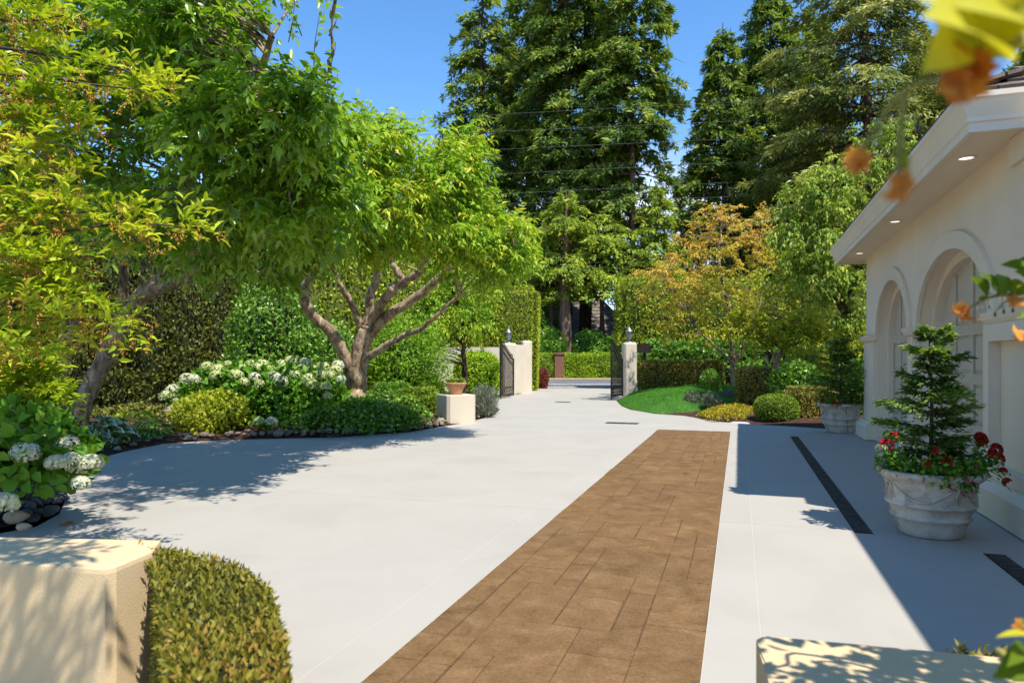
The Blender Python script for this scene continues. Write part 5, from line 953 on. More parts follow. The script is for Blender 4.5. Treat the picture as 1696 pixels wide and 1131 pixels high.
# trees right
def lim(*a): return [D(*p) for p in a]
b1 = D(1213, 640, 27); b1[2] = 0.15
broad_tree('maple_tree', 'orange-tinged maple with slender pale stems behind the clipped hedges', b1, [([b1] + lim((1214, 600, 27), (1212, 560, 27), (1205, 500, 27), (1190, 430, 27), (1195, 370, 27)), 0.11, 0.03), ([D(1212, 600, 27)] + lim((1190, 578, 26.8), (1160, 550, 26.6), (1130, 500, 26.5), (1100, 460, 26.4)), 0.07, 0.02), ([D(1214, 605, 27)] + lim((1230, 575, 27), (1250, 530, 27), (1265, 470, 27), (1260, 400, 27)), 0.08, 0.02)],
           [ell(1195, 385, 27, 85, 45, 1.8) + (70,), ell(1180, 440, 26.8, 105, 50, 2.0) + (95,), ell(1115, 475, 26.4, 55, 50, 1.4) + (45,), ell(1210, 505, 26.8, 105, 55, 2.0) + (80,), ell(1145, 545, 26.5, 70, 25, 1.3) + (28,), ell(1250, 380, 27, 40, 35, 1.2) + (24,), ell(1100, 520, 26.2, 30, 30, .8) + (12,)],
           dict(nt=6, tlen=0.5, nl=8, L=0.125, W=0.06, spread=0.9, up=0.1, droop=0.3, hang=0.5, tmpl=LEAF5, tip_shift=0.22, flat=0.5), L_MAP, M_BARK, 301, branch_r=0.012, gap=0.42, dens=0.72, shell=0.38, tint=lambda C: np.clip((C[:, 2] - 3.2) / 3.6, 0, 1) * 0.8 + 0.25 * (right(C[:, 0], C[:, 1]) < 6.9))
b2_ = D(1275, 640, 25); b2_[2] = 0.15
broad_tree('maple_tree', 'lime green maple with leaning stem right of the orange one', b2_, [([b2_] + lim((1286, 600, 25), (1300, 575, 25), (1318, 545, 24.8), (1330, 500, 24.6), (1320, 450, 24.5)), 0.11, 0.03), ([D(1300, 575, 25)] + lim((1330, 565, 24.6), (1365, 545, 24.2), (1395, 530, 24)), 0.07, 0.02)],
           [ell(1305, 520, 24.6, 80, 45, 1.6) + (75,), ell(1370, 555, 24, 65, 35, 1.3) + (55,), ell(1260, 545, 24.8, 60, 35, 1.2) + (42,), ell(1320, 450, 24.6, 70, 40, 1.4) + (50,)],
           dict(nt=7, tlen=0.5, nl=9, L=0.12, W=0.06, spread=0.9, up=0.1, droop=0.3, hang=0.5, tmpl=LEAF5, tip_shift=0.25, flat=0.4), L_MAP2, M_BARK, 302, branch_r=0.012, gap=0.2)
b3 = D(1405, 650, 21.5); b3[2] = 0.15
broad_tree('dogwood_tree', 'tall drooping-leaved dogwood rising beside the garage eave', b3, [([b3] + lim((1403, 560, 21.5), (1395, 480, 21.3), (1385, 400, 21), (1370, 320, 20.8)), 0.16, 0.04), ([D(1400, 520, 21.4)] + lim((1370, 480, 21), (1340, 450, 20.6), (1320, 420, 20.3)), 0.08, 0.03), ([D(1398, 500, 21.4)] + lim((1430, 440, 21.5), (1450, 360, 21.7), (1460, 280, 22)), 0.09, 0.03)],
           [ell(1350, 320, 20.8, 55, 45, 1.3) + (60,), ell(1340, 390, 20.4, 65, 50, 1.4) + (75,), ell(1410, 310, 21.5, 60, 60, 1.5) + (75,), ell(1390, 400, 21, 70, 60, 1.5) + (80,), ell(1340, 450, 20.4, 60, 35, 1.2) + (45,), ell(1400, 480, 21, 55, 50, 1.3) + (60,), ell(1455, 250, 22, 50, 50, 1.5) + (45,), ell(1480, 350, 22.5, 50, 70, 1.5) + (50,), ell(1420, 545, 20.6, 35, 30, 0.9) + (25,)],
           dict(nt=6, tlen=0.42, nl=9, L=0.14, W=0.06, spread=0.8, up=0.15, droop=0.45, hang=1.0, tmpl=LEAF5, tip_shift=0.3), L_DOG, M_BARKD, 303, dens=0.85, gap=0.2)
b4 = D(770, 640, 25.5); b4[2] = 0.1
broad_tree('small_tree', 'small bright green tree in front of the tall gate hedge', b4, [([b4] + lim((768, 580, 25.5), (765, 530, 25.3), (750, 470, 25), (760, 420, 24.8)), 0.10, 0.03), ([D(767, 560, 25.5)] + lim((790, 510, 25.3), (800, 470, 25.2)), 0.06, 0.02), ([D(767, 570, 25.5)] + lim((720, 530, 25), (690, 490, 24.8)), 0.06, 0.02)],
           [ell(752, 490, 25.2, 66, 55, 1.7) + (80,), ell(725, 520, 24.6, 60, 45, 1.4) + (50,), ell(785, 525, 25.4, 40, 42, 1.2) + (36,), ell(745, 435, 25, 70, 38, 1.5) + (45,), ell(690, 560, 24, 45, 45, 1.1) + (30,)],
           dict(nt=6, tlen=0.5, nl=8, L=0.15, W=0.055, spread=0.8, up=0.1, droop=0.4, hang=0.8, tmpl=LEAF5, tip_shift=0.2), L_B, M_BARKD, 304, gap=0.15)

# --- hydrangeas
def floret_ball(seed, mat, n=150):
    rng = np.random.default_rng(seed); d = rnd_unit(rng, n); d[:, 2] = np.where(d[:, 2] < -0.5, -d[:, 2], d[:, 2]); P, A, N = [], [], []
    for i in range(n):
        e = np.cross(d[i], rng.normal(0, 1, 3)); e /= np.linalg.norm(e); f = np.cross(d[i], e); c = d[i] * [1, 1, 0.78] * rng.uniform(0.86, 1.02)
        for g in (e, f, -e, -f): P.append(c); A.append(g + d[i] * 0.25); N.append(d[i] + rng.normal(0, 0.15, 3))
    n4 = len(P); r = np.repeat(rng.uniform(0, 1, n), 4) * 0.7 + 0.3 * (np.array(P)[:, 2] * 0.5 + 0.5); me = leaf_mesh('flower_head', [leaf_geo(np.array(P), np.array(A), np.array(N), 0.17, 0.15, KITE, r)]); me.materials.append(mat)
    return me
FB = [floret_ball(1, L_WHI), floret_ball(2, L_WHIG), floret_ball(3, L_WHIG)]; FB_DENSE = [floret_ball(4, L_WHI, 260), floret_ball(5, L_WHI, 260)]
def hydrangea(label, core, n, L, W, seed, heads, balls, size, fl=1.0):
    t = hedge('hydrangea', label, 'hydrangea', core, n, L, W, L_HYD, seed, depth_in=0.3, lump=0.25, tmpl=LEAF7, out=0.5, up=0.0)
    rng = np.random.default_rng(seed + 1); pw = parent_world(t); st = Tubes(); Vcore = mesh_tris(core)[0].mean(0)
    for (px, py, d) in heads:
        p = D(px, py, d); s_ = size * rng.uniform(0.8, 1.2); o = bpy.data.objects.new('flower_head', balls[rng.integers(len(balls))]); link(o, t); o.location = p - np.array(pw); o.scale = (s_,) * 3; o.rotation_euler = (rng.uniform(-.4, .4), rng.uniform(-.4, .4), rng.uniform(0, 6))
        cc = np.array(core.vertices[0].co) * 0 + Vcore; st.add([p - np.array([0, 0, s_ * 0.5]), p + (cc - p) * 0.35 - [0, 0, 0.1], p + (cc - p) * 0.75 - [0, 0, 0.2]], 0.006, 0.006, 4, 5)
    tag(put('stems', st.mesh('stems'), L_BOX, t), kind='stuff')
hm = [(342, 607, 15.4), (360, 612, 15.3), (322, 628, 15.1), (310, 628, 15), (285, 645, 14.8), (274, 656, 14.7), (378, 604, 15.6), (400, 610, 15.6), (392, 622, 15.2), (405, 633, 15), (428, 610, 15.5), (422, 625, 15), (436, 605, 15.8), (448, 612, 15.6), (468, 605, 16), (482, 598, 16), (506, 600, 16), (455, 625, 15.3), (465, 632, 15.1), (500, 612, 15.8), (490, 622, 15.4), (510, 628, 15.3), (522, 612, 15.9), (535, 608, 16), (545, 622, 15.7), (556, 614, 15.9), (565, 628, 15.6), (518, 638, 15.2), (540, 640, 15.2), (543, 656, 15), (415, 605, 15.9), (357, 622, 15.2), (430, 636, 14.9), (530, 622, 15.6), (428, 698, 14.4), (450, 699, 14.5), (475, 618, 15.6), (560, 605, 16.2)]
hydrangea('broad hydrangea with many lime-white flower heads under the trees', core_ell(D(435, 670, 15.9) * [1, 1, 0] + [0, 0, 0.55], (1.95, 0.85, 0.93), 0.3), 6500, 0.15, 0.095, 280, hm, FB, 0.145)
hn = [(10, 690, 6.6), (22, 712, 6.4), (62, 712, 6.6), (78, 722, 6.5), (100, 718, 6.7), (108, 735, 6.5), (95, 768, 6.2), (118, 762, 6.3), (43, 749, 6.2), (150, 768, 6.4), (134, 800, 6.3), (5, 835, 5.7), (128, 775, 6.5), (8, 720, 6.5)]
hydrangea('near hydrangea with large white heads at the left edge', core_ell(D(28, 765, 6.6) * [1, 1, 0] + [0, 0, 0.70], (0.66, 0.45, 0.46)), 1500, 0.14, 0.10, 281, hn, FB_DENSE, 0.105)
# yellow shrub at the left edge, hosta
def tufts(name, label, cat, C, O, kw, mat, seed, pan=0):
    rng = np.random.default_rng(seed); b = C.mean(0); b[2] = 0.1; t = thing(name, label, cat, b); parts = [twig_leaves(rng, C, O, **kw)]; tb = Tubes()
    for c in C[::5]: tb.add([np.array([b[0], b[1], 0.1]) + rng.normal(0, 0.08, 3) * [1, 1, 0], (c + b) / 2 + rng.normal(0, 0.08, 3), c], 0.012, 0.005, 4, 5)
    tag(put('stems', tb.mesh('stems'), M_BARKD, t), kind='stuff'); put('foliage', leaf_mesh('foliage', parts), mat, t)
    if pan:
        n = pan; i = rng.integers(0, len(C), n); s_ = rng.normal(0, 1, (n, 3)) * [0.12, 0.12, 0.08]; m = 9; tt = np.linspace(0, 1, m); dd = unit(rng.normal(0, 0.6, (n, 3)) + [0.3, 0, -0.6]); pos = (C[i][:, None] + s_[:, None] + dd[:, None] * (0.1 * tt)[None, :, None]).reshape(-1, 3)
        put('seed_stalks', leaf_mesh('seed_stalks', [leaf_geo(pos, rng.normal(0, .5, (n * m, 3)) + [0, 0, -0.6], rng.normal(0, 1, (n * m, 3)), 0.022, 0.01, KITE, rng.uniform(0, 1, n * m))]), L_PAN, t)
    return t
rng_ = np.random.default_rng(77)
P_, d_ = ell_points(rng_, 70, D(45, 635, 7.3), np.array([0.62, 0.45, 0.46]), 0.5)
tufts('golden_shrub', 'yellow-green shrub with pointed leaves above the near hydrangea', 'shrub', P_, d_ * 0.5 + [0.1, -0.2, 0.4], dict(nt=5, tlen=0.2, nl=7, L=0.12, W=0.036, spread=0.6, up=0.2, droop=0.1, hang=0.05, tmpl=LEAF7, tip_shift=0.1), L_C, 282, 160)
def hosta(label, c, r, n, L, W, mat, seed, name='hosta'):
    rng = np.random.default_rng(seed); t = thing(name, label, 'plant', c); az = rng.uniform(0, 6.28, n); rr = r * np.sqrt(rng.uniform(0.02, 1, n)); P = np.stack([rr * np.cos(az), rr * np.sin(az), 0.30 * (1 - (rr / r) ** 2) + 0.12 + rng.uniform(0, .06, n)], 1)
    A = np.stack([np.cos(az), np.sin(az), 0.25 - 0.5 * rr / r + rng.normal(0, 0.15, n)], 1); N = np.array([0, 0, 1.0]) + rng.normal(0, .3, (n, 3)); l_ = L * rng.uniform(0.7, 1.2, n)
    a = leaf_geo(P, A, N, l_, l_ * (W / L), LEAF7, rng.uniform(0.62, 1, n)); b = leaf_geo(P + [0, 0, 0.006], A, N, l_ * 0.86, l_ * (W / L) * 0.66, LEAF7, rng.uniform(0, 0.35, n))
    put('leaves', leaf_mesh('leaves', [a, b] if mat is L_HOST else [a]), mat, t, (0, 0, 0))
c_ = G(150, 728, 0.15); c_[2] = 0.1; hosta('white-edged hosta beside the stones in the left bed', c_, 0.62, 95, 0.26, 0.16, L_HOST, 283)
c_ = G(222, 716, 0.15); c_[2] = 0.12; hosta('light green leafy perennial between the hosta and stone lantern', c_, 0.4, 110, 0.16, 0.08, L_BRT, 284, 'perennial')
c_ = G(248, 722, 0.15); c_[2] = 0.05; hosta('low green fern in front of the stone lantern', c_, 0.32, 120, 0.13, 0.04, L_LAU, 285, 'perennial')

# --- plants in the pots
def flower_mesh(mat, seed, petals=5, n=1, spread=0.0, L=0.028, W=0.026):
    rng = np.random.default_rng(seed); P, A, N, R = [], [], [], []
    for i in range(n):
        d = unit(rng.normal(0, 0.6, 3) + np.array([0, 0, 0.9])); c = d * spread * rng.uniform(0.7, 1.0); e = unit(np.cross(d, rng.normal(0, 1, 3))); f = np.cross(d, e); r = rng.uniform(0, 1)
        for k in range(petals): a = 2 * math.pi * k / petals; P.append(c); A.append(e * math.cos(a) + f * math.sin(a) + d * 0.35); N.append(d); R.append(r)
    me = leaf_mesh('flower', [leaf_geo(np.array(P), np.array(A), np.array(N), L, W, LEAF7, np.array(R))]); me.materials.append(mat); return me
F_GER = [flower_mesh(L_RED, 1, 5, 26, 0.05), flower_mesh(L_RED, 2, 5, 20, 0.045)]; F_PET = [flower_mesh(L_PINK, 3, 5, 1, 0, 0.032, 0.034), flower_mesh(L_PINK, 4, 5, 2, 0.02, 0.03, 0.03)]; F_WG = flower_mesh(L_WHI, 5, 5, 24, 0.05)
L_POT = LM('needle_potted', (0.014, 0.034, 0.009), (0.035, 0.068, 0.012), (0.07, 0.115, 0.016), (0.13, 0.18, 0.03), g=2.3, transl=0.3)
def pot_conifer(label, base, z0, H, R, nb, ns, seed, mat):
    rng = np.random.default_rng(seed); t = thing('potted_conifer', label, 'conifer', (base[0], base[1], z0)); tb = Tubes(); tb.add([(0, 0, 0), (0.01, 0.0, H * 0.5), (-0.01, 0.01, H * 0.97)], 0.022, 0.004, 6, 10)
    P, A, N, RR = [], [], [], []
    for i in range(nb):
        u = (i + rng.uniform()) / nb; h = 0.14 + (H - 0.14) * u * 0.98; ln = (R * (1 - u) ** 0.62 * min(1.0, 0.5 + 2.6 * u) * rng.uniform(0.3, 1.25) + 0.05); a = i * 2.4 + rng.uniform(-.5, .5); dr = np.array([math.cos(a), math.sin(a), 0]); sd = np.array([-dr[1], dr[0], 0]); rise = rng.uniform(0.15, 0.5) if u < 0.85 else 1.0
        s_ = np.linspace(0, 1, 6); Q = np.array([0, 0, h]) + dr * (ln * s_)[:, None] + np.array([0, 0, 1.0]) * (rise * ln * (s_ - 0.35 * s_ ** 2))[:, None]; tb.add(Q, 0.007, 0.002, 4, 6)
        m = int(ns * (0.35 + ln / R)); tt = rng.uniform(0.12, 1.0, m); lat = rng.normal(0, 0.28, m) * ln * (1.1 - 0.7 * tt)
        q_ = np.array([0, 0, h]) + dr * (ln * tt)[:, None] + sd * lat[:, None] + np.array([0, 0, 1.0]) * (rise * ln * (tt - 0.35 * tt ** 2) - 0.25 * np.abs(lat) + rng.normal(0, 0.012, m))[:, None]
        P.append(q_); A.append(dr * 0.8 + sd * (np.sign(lat) * 0.6)[:, None] + rng.normal(0, 0.3, (m, 3)) + [0, 0, 0.05]); N.append(np.array([0, 0, 1.0]) + rng.normal(0, 0.4, (m, 3))); RR.append(0.5 * rng.uniform() + 0.35 * rng.uniform(0, 1, m) + 0.2 * tt)
    P, A, N, RR = np.vstack(P), np.vstack(A), np.vstack(N), np.concatenate(RR); l_ = 0.058 * rng.uniform(0.6, 1.3, len(P)) * (H / 1.2)
    put('trunk', tb.mesh('trunk'), M_BARKD, t, (0, 0, 0)); put('foliage', leaf_mesh('foliage', [leaf_geo(P, A, N, l_, l_ * 0.42, KITE, RR)]), mat, t, (0, 0, 0))
pot_conifer('layered dark green conifer growing in the nearest stone planter', POT1, 0.54, 1.36, 0.52, 36, 200, 401, L_POT)
pot_conifer('dark conifer growing in the far stone planter', POT2, 0.60, 1.45, 0.85, 50, 170, 402, L_POT)
def pot_flowers(label, base, z0, R, spots, seed, leafmat=L_HYD, cat='flowers', nleaf=800, name='potted_flowers'):
    rng = np.random.default_rng(seed); t = thing(name, label, cat, (base[0], base[1], z0)); n = nleaf; az = rng.uniform(0, 6.28, n); rr = 0.92 * R * np.sqrt(rng.uniform(0.15, 1.0, n)); P = np.stack([rr * np.cos(az), rr * np.sin(az), 0.06 + rng.uniform(-0.05, 0.10, n) - 0.14 * np.clip(rr / R - 0.75, 0, 1) * 4 * rng.uniform(0, 1, n)], 1)
    A = np.stack([np.cos(az), np.sin(az), rng.normal(0.1, 0.5, n)], 1) + rng.normal(0, .5, (n, 3)); N = np.array([0, 0, 1.0]) + rng.normal(0, .5, (n, 3)); l_ = 0.05 * rng.uniform(0.6, 1.4, n)
    put('leaves', leaf_mesh('leaves', [leaf_geo(P, A, N, l_, l_ * 0.7, LEAF7, rng.uniform(0, 1, n))]), leafmat, t, (0, 0, 0))
    sk = Tubes(); P2 = []
    for me, rx, fz, dz, s_ in spots:
        p = rx * RV + fz * FV; inn = p * min(0.8, 0.36 / (np.linalg.norm(p) + 1e-6)); tipp = np.array([p[0], p[1], dz]); root = np.array([inn[0], inn[1], 0.02]); sk.add([root, (root + tipp) / 2 + [0, 0, 0.05], tipp], 0.004, 0.003, 4, 6)
        for f_ in rng.uniform(0.25, 0.97, 16): P2.append(root + (tipp - root) * f_ + [0, 0, 0.09 * f_ * (1 - f_) * 2 - 0.01] + rng.normal(0, 0.03, 3))
        p = rx * RV + fz * FV; o = bpy.data.objects.new('flower', me); link(o, t); o.location = (p[0], p[1], dz); o.scale = (s_,) * 3; o.rotation_euler = (0.5 * rng.normal() + 0.5 * (-1 if fz < 0 else 0), 0.4 * rng.normal(), TH + rng.uniform(-.3, .3))
    P2 = np.array(P2); m = len(P2); tag(put('stems', sk.mesh('stems'), leafmat, t, (0, 0, 0)), kind='stuff'); put('trailing_leaves', leaf_mesh('trailing_leaves', [leaf_geo(P2, rng.normal(0, 1, (m, 3)), np.array([0, 0, 1.0]) + rng.normal(0, .6, (m, 3)), 0.05, 0.036, LEAF7, rng.uniform(0, 1, m))]), leafmat, t, (0, 0, 0))
g0, g1, p0, p1 = F_GER[0], F_GER[1], F_PET[0], F_PET[1]
pot_flowers('red geraniums and pink petunias round the rim of the nearest planter', POT1, 0.57, 0.47, [(g0, -0.46, -0.1, 0.26, 1.1), (F_WG, -0.52, -0.12, 0.22, 1.0), (g1, -0.36, -0.05, 0.34, 0.8), (g0, -0.10, -0.38, 0.14, 1.0), (g1, -0.16, -0.36, 0.24, 0.8), (g0, 0.38, -0.12, 0.32, 1.1), (g1, 0.45, -0.05, 0.28, 1.1), (g0, 0.52, -0.12, 0.22, 1.1), (g0, 0.57, -0.08, 0.14, 1.0), (g1, 0.60, -0.1, 0.02, 0.8), (g1, 0.58, -0.18, -0.06, 0.8), (g1, 0.44, -0.2, 0.20, 0.9), (p0, -0.10, -0.46, 0.02, 1.3), (p0, 0.02, -0.47, 0.0, 1.3), (p0, -0.12, -0.47, -0.07, 1.3), (p1, 0.10, -0.47, -0.05, 1.3), (p0, -0.02, -0.48, -0.12, 1.2), (p1, 0.16, -0.42, 0.10, 1.1), (p0, 0.06, -0.47, -0.10, 1.1), (g1, -0.24, -0.34, 0.13, 0.7)], 410)
rngp = np.random.default_rng(6)
pot_flowers('red and pink flowers round the rim of the far planter', POT2, 0.63, 0.54, [((g0, g1, p0, p1)[rngp.integers(4)], r_, -0.30 - 0.15 * rngp.uniform(), 0.02 + 0.2 * rngp.uniform(), rngp.uniform(0.9, 1.4)) for r_ in np.linspace(-0.55, 0.6, 16)], 411)
bc = [0, 0]; bw = parent_world(BOWL)
F_OR = flower_mesh(L_YFL, 9, 5, 6, 0.03)
pot_flowers('small dark-leaved orange flowers filling the terracotta bowl', (bw.x, bw.y), 0.722 + 0.27, 0.26, [(F_OR, r_, -0.05, 0.10, 0.9) for r_ in np.linspace(-0.2, 0.2, 5)] + [(g1, 0.1, -0.1, 0.08, 0.5), (g1, -0.12, -0.1, 0.1, 0.5)], 412, L_BOX, nleaf=260)

# --- foreground: clipped azalea by the wall, tips behind the right wall
az_poly = [tuple(D(165, HY, 3.72)[:2]), tuple(D(300, HY, 3.46)[:2]), tuple(D(395, HY, 3.18)[:2]), tuple(D(450, HY, 2.95)[:2]), tuple(D(462, HY, 2.4)[:2]), tuple(D(455, HY, 1.85)[:2]), tuple(D(300, HY, 1.95)[:2]), tuple(D(264, HY, 2.75)[:2]), tuple(D(258, HY, 3.42)[:2]), tuple(D(165, HY, 3.60)[:2])]
hedge('azalea_hedge', 'clipped olive and bronze azalea beside the left foreground wall', 'hedge', core_prism(az_poly, 0, 0.645, 0.03), 32000, 0.028, 0.0122, L_AZA, 420, depth_in=0.05, lump=0.05, tmpl=KITE, out=0.7, up=0.5)
aw = a0 + e1 * 0.95 - e2 * 0.14
hedge('azalea_hedge', 'row of yellow and red azalea tips behind the right foreground wall', 'hedge', core_prism([tuple(aw - e1 * 0.22), tuple(aw + e1 * 0.65), tuple(aw + e1 * 0.65 - e2 * 0.05 + e2 * 0.10), tuple(aw - e1 * 0.22 + e2 * 0.10)], 0, hh - 0.02, 0.03), 1500, 0.036, 0.015, L_AZA, 421, depth_in=0.03, tmpl=LEAF5, up=0.8)
# ------------------------------------------------------------------ flowering maple shrub close to the camera on the right
L_ABU = LM('leaf_near_shrub', (0.06, 0.12, 0.007), (0.11, 0.17, 0.009), (0.24, 0.28, 0.012), g=1.3, transl=0.45)
L_ABY = LM('leaf_near_gold', (0.30, 0.33, 0.012), (0.46, 0.43, 0.02), (0.55, 0.46, 0.05), g=1.3, transl=0.45)
L_ORF = LM('petal_orange', (0.45, 0.13, 0.015), (0.6, 0.22, 0.03), (0.68, 0.33, 0.08), g=1.15, transl=0.35)
M_STEM = surf_mat('thin_stem', [(0.4, (0.20, 0.19, 0.04)), (0.7, (0.32, 0.28, 0.07))], 20, 0.6, 40, 0.1)
M_BUD = surf_mat('dark_bud', [(0.4, (0.03, 0.035, 0.025)), (0.7, (0.07, 0.07, 0.05))], 20, 0.6, 40, 0.1)
def near_shrub():
    rng = np.random.default_rng(500); base = np.array([1.95, 1.9, 0]); t = thing('flowering_shrub', 'close orange-flowered shrub whose blurred branches enter at the right edge', 'shrub', base); tb = Tubes(); pw = np.array(base)
    hubs = [np.array([1.8, 2.1, 1.6]), np.array([1.5, 1.3, 2.2]), np.array([1.6, 2.3, 2.6])]
    for h in hubs: tb.add([base + rng.normal(0, 0.04, 3) * [1, 1, 0], (base + h) / 2 + rng.normal(0, .06, 3), h], 0.025, 0.012, 6, 10)
    tb.add([base, D(1760, 1150, 1.3), D(1720, 1125, 1.25)], 0.018, 0.005, 5, 8)
    br1 = [hubs[0], D(1800, 455, 1.95), D(1725, 476, 1.9), D(1690, 486, 1.88), D(1655, 489, 1.86), D(1625, 498, 1.85), D(1600, 515, 1.84)]; tb.add(br1, 0.010, 0.0025, 5, 30)
    tb.add([D(1690, 486, 1.88), D(1668, 497, 1.87), D(1655, 512, 1.87)], 0.0025, 0.0015, 4, 6)
    br2 = [hubs[1], D(1790, 10, 0.80), D(1710, 55, 0.68), D(1650, 92, 0.64), D(1600, 118, 0.62)]; tb.add(br2, 0.009, 0.0022, 5, 24)
    tb.add([D(1600, 118, 0.62), D(1500, 150, 0.66), D(1450, 215, 0.68), D(1422, 262, 0.68)], 0.0042, 0.0028, 4, 12); tb.add([D(1500, 150, 0.66), D(1492, 215, 0.66), D(1486, 300, 0.66)], 0.0038, 0.0026, 4, 8)
    tag(put('stems', tb.mesh('stems'), M_STEM, t), kind='stuff')
    def leaf(px, py, d, px1, py1, d1, W, mat, nrm=None, r=0.5):
        a, b = D(px, py, d), D(px1, py1, d1); A = b - a; L = np.linalg.norm(A); N = np.array(nrm if nrm is not None else -FV + 0.5 * UV + 0.3 * rng.normal(0, 1, 3)); n = 7; V, F = [], []; A = A / L; B = np.cross(N, A); B /= np.linalg.norm(B); N = np.cross(A, B)
        for i in range(n + 1):
            s_ = i / n; w = W * 0.5 * (math.sin(math.pi * min(1, s_ * 1.02) ** 0.75) ** 0.9 if 0 < s_ < 1 else 0.0); cz = 0.10 * L * math.sin(math.pi * s_) - 0.05 * L * s_
            V += [a + A * L * s_ + N * cz - B * w + N * w * 0.3, a + A * L * s_ + N * (cz - 0.0), a + A * L * s_ + N * cz + B * w + N * w * 0.3]
        for i in range(n):
            for k in (0, 1): F.append((3 * i + k, 3 * i + k + 1, 3 * i + k + 4, 3 * i + k + 3))
        me = mesh_np('leaf', np.array(V), np.array(F), np.full(len(V), r)); me.polygons.foreach_set('use_smooth', [True] * len(me.polygons)); put('leaf', me, mat, t)
    for a in ((1636, 490, 1.86, 1608, 457, 1.83, .045), (1652, 490, 1.86, 1626, 452, 1.84, .062), (1662, 489, 1.86, 1652, 452, 1.9, .05), (1672, 488, 1.87, 1668, 454, 1.84, .042), (1680, 488, 1.87, 1690, 462, 1.9, .05), (1700, 450, 1.9, 1660, 437, 1.85, .042), (1705, 470, 1.9, 1684, 448, 1.82, .04), (1712, 440, 1.9, 1690, 428, 1.85, .035), (1712, 520, 1.85, 1684, 526, 1.83, .03), (1630, 497, 1.85, 1640, 486, 1.8, .03)): leaf(*a, L_ABU, r=rng.uniform(0.1, 0.75))
    for a in ((1700, 45, 0.66, 1530, -10, 0.60, .10), (1640, 95, 0.63, 1535, 20, 0.58, .09), (1640, 95, 0.64, 1560, -40, 0.66, .10), (1665, 82, 0.65, 1620, -60, 0.62, .09), (1590, 60, 0.62, 1530, 118, 0.60, .045), (1700, 60, 0.68, 1660, -40, 0.7, .08), (1655, 90, 0.64, 1600, 20, 0.7, .07)): leaf(*a, L_ABY if rng.uniform() < 0.6 else L_ABU, r=rng.uniform(0.2, 0.9))
    leaf(1745, 1075, 1.15, 1650, 1049, 1.12, .035, L_ABY, nrm=(0, 0, 1), r=0.6); leaf(1700, 1075, 1.2, 1648, 1122, 1.15, .06, L_ABU, r=0.4); leaf(1715, 1090, 1.2, 1678, 1128, 1.18, .05, L_ABU, r=0.2); leaf(1690, 1075, 1.2, 1672, 1100, 1.1, .03, L_ABU, r=0.3); leaf(1712, 1040, 1.3, 1690, 1028, 1.3, .03, L_ABU, r=0.6)
    fm = [flower_mesh(L_ORF, 60 + k, 5, 3, 0.006, 0.03, 0.024) for k in range(3)]
    def bell(px, py, d, s_, rot):
        o = bpy.data.objects.new('flower', fm[rng.integers(3)]); link(o, t); o.location = D(px, py, d) - pw; o.rotation_euler = (rot[0] + 2.6, rot[1], rng.uniform(0, 6)); o.scale = (s_ / 0.022,) * 3
    bell(1606, 520, 1.84, 0.022, (0.2, 0.1, 0)); bell(1590, 512, 1.84, 0.016, (0.3, 0.8, 0)); bell(1684, 496, 1.85, 0.018, (0.2, 0.9, 0)); bell(1694, 549, 1.8, 0.022, (0.9, 0.2, 0)); bell(1608, 100, 0.62, 0.020, (0.2, 0.1, 0)); bell(1600, 132, 0.61, 0.018, (-0.3, 0.3, 0)); bell(1484, 308, 0.66, 0.013, (1.4, 0.2, 0)); bell(1424, 264, 0.68, 0.012, (0.3, 0.3, 0)); bell(1690, 1030, 1.35, 0.014, (0.4, 0.3, 0))
    def bud(px, py, d, s_, mat, stem=None):
        me = lathe_mesh('bud', [(0.0005, 0.9 * s_), (0.16 * s_, 0.6 * s_), (0.36 * s_, 0.1 * s_), (0.40 * s_, -0.2 * s_), (0.25 * s_, -0.5 * s_), (0.0005, -0.65 * s_)], 8); me.materials.append(mat); o = bpy.data.objects.new('bud', me); link(o, t); o.location = D(px, py, d) - pw
        if stem: tb2 = Tubes(); tb2.add([D(px, py - 3, d), D((px + stem[0]) / 2 - 1, (py + stem[1]) / 2, d), D(stem[0], stem[1], d)], 0.0012, 0.0012, 4, 5); put('bud_stem', tb2.mesh('bud_stem'), M_STEM, t)
    for a in ((1648, 521, 1.87, 0.010, M_BUD, (1660, 500)), (1662.5, 516, 1.87, 0.010, M_BUD, (1660, 490)), (1677.5, 514, 1.87, 0.010, M_BUD, (1673, 488)), (1638, 509, 1.86, 0.006, M_BUD, (1636, 496)), (1619, 510, 1.85, 0.009, M_TRIM, (1622, 499)), (1627, 508, 1.85, 0.007, M_TRIM, (1629, 497)), (1609, 514, 1.85, 0.009, M_TRIM, (1612, 505)), (1498, 268, 0.66, 0.013, L_ABY, (1496, 200)), (1458, 232, 0.67, 0.012, L_ABY, (1462, 180)), (1520, 212, 0.66, 0.010, M_BUD, (1518, 160))): bud(*a)
    # the body of the shrub, right of the picture; its shade dapples the low wall
    P, dd = ell_points(rng, 60, np.array([1.5, 2.25, 2.35]), np.array([0.65, 0.75, 0.65]), 0.6); ok = right(P[:, 0], P[:, 1]) / np.maximum(depth(P[:, 0], P[:, 1]), 0.2) > 0.93; P, dd = P[ok], dd[ok]
    lv = twig_leaves(rng, P, dd * 0.4, nt=3, tlen=0.16, nl=5, L=0.10, W=0.05, spread=0.7, up=0.1, droop=0.3, hang=0.6, tmpl=LEAF7); put('foliage', leaf_mesh('foliage', [lv]), L_ABU, t)
near_shrub()
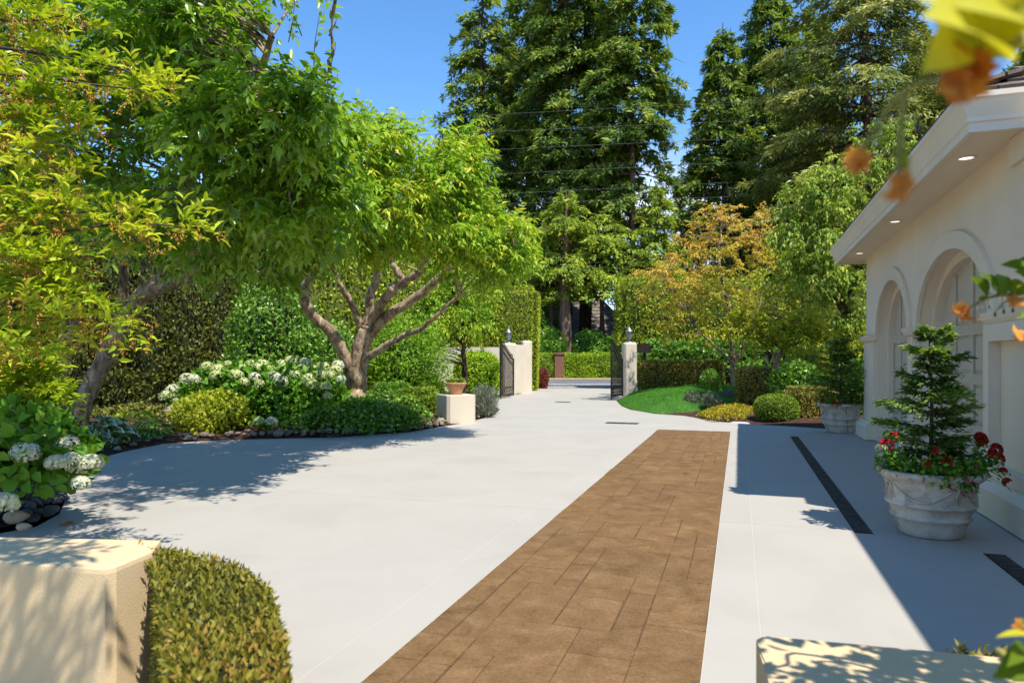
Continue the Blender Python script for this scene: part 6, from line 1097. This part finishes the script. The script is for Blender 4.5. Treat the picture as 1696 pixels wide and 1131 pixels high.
# a fallen leaf on the drive
fl = G(107, 868); me = leaf_mesh('fallen_leaf', [leaf_geo(np.array([[0, 0, 0.012]] * 5), np.array([[math.cos(a), math.sin(a), 0.12] for a in np.linspace(-1.2, 1.2, 5)]), np.array([[0, 0, 1.0]] * 5), 0.09, 0.045, LEAF7, np.full(5, 0.5))]); tag(put('fallen_leaf', me, L_ORF, None, fl), 'single fallen orange leaf on the pale concrete', 'leaf')
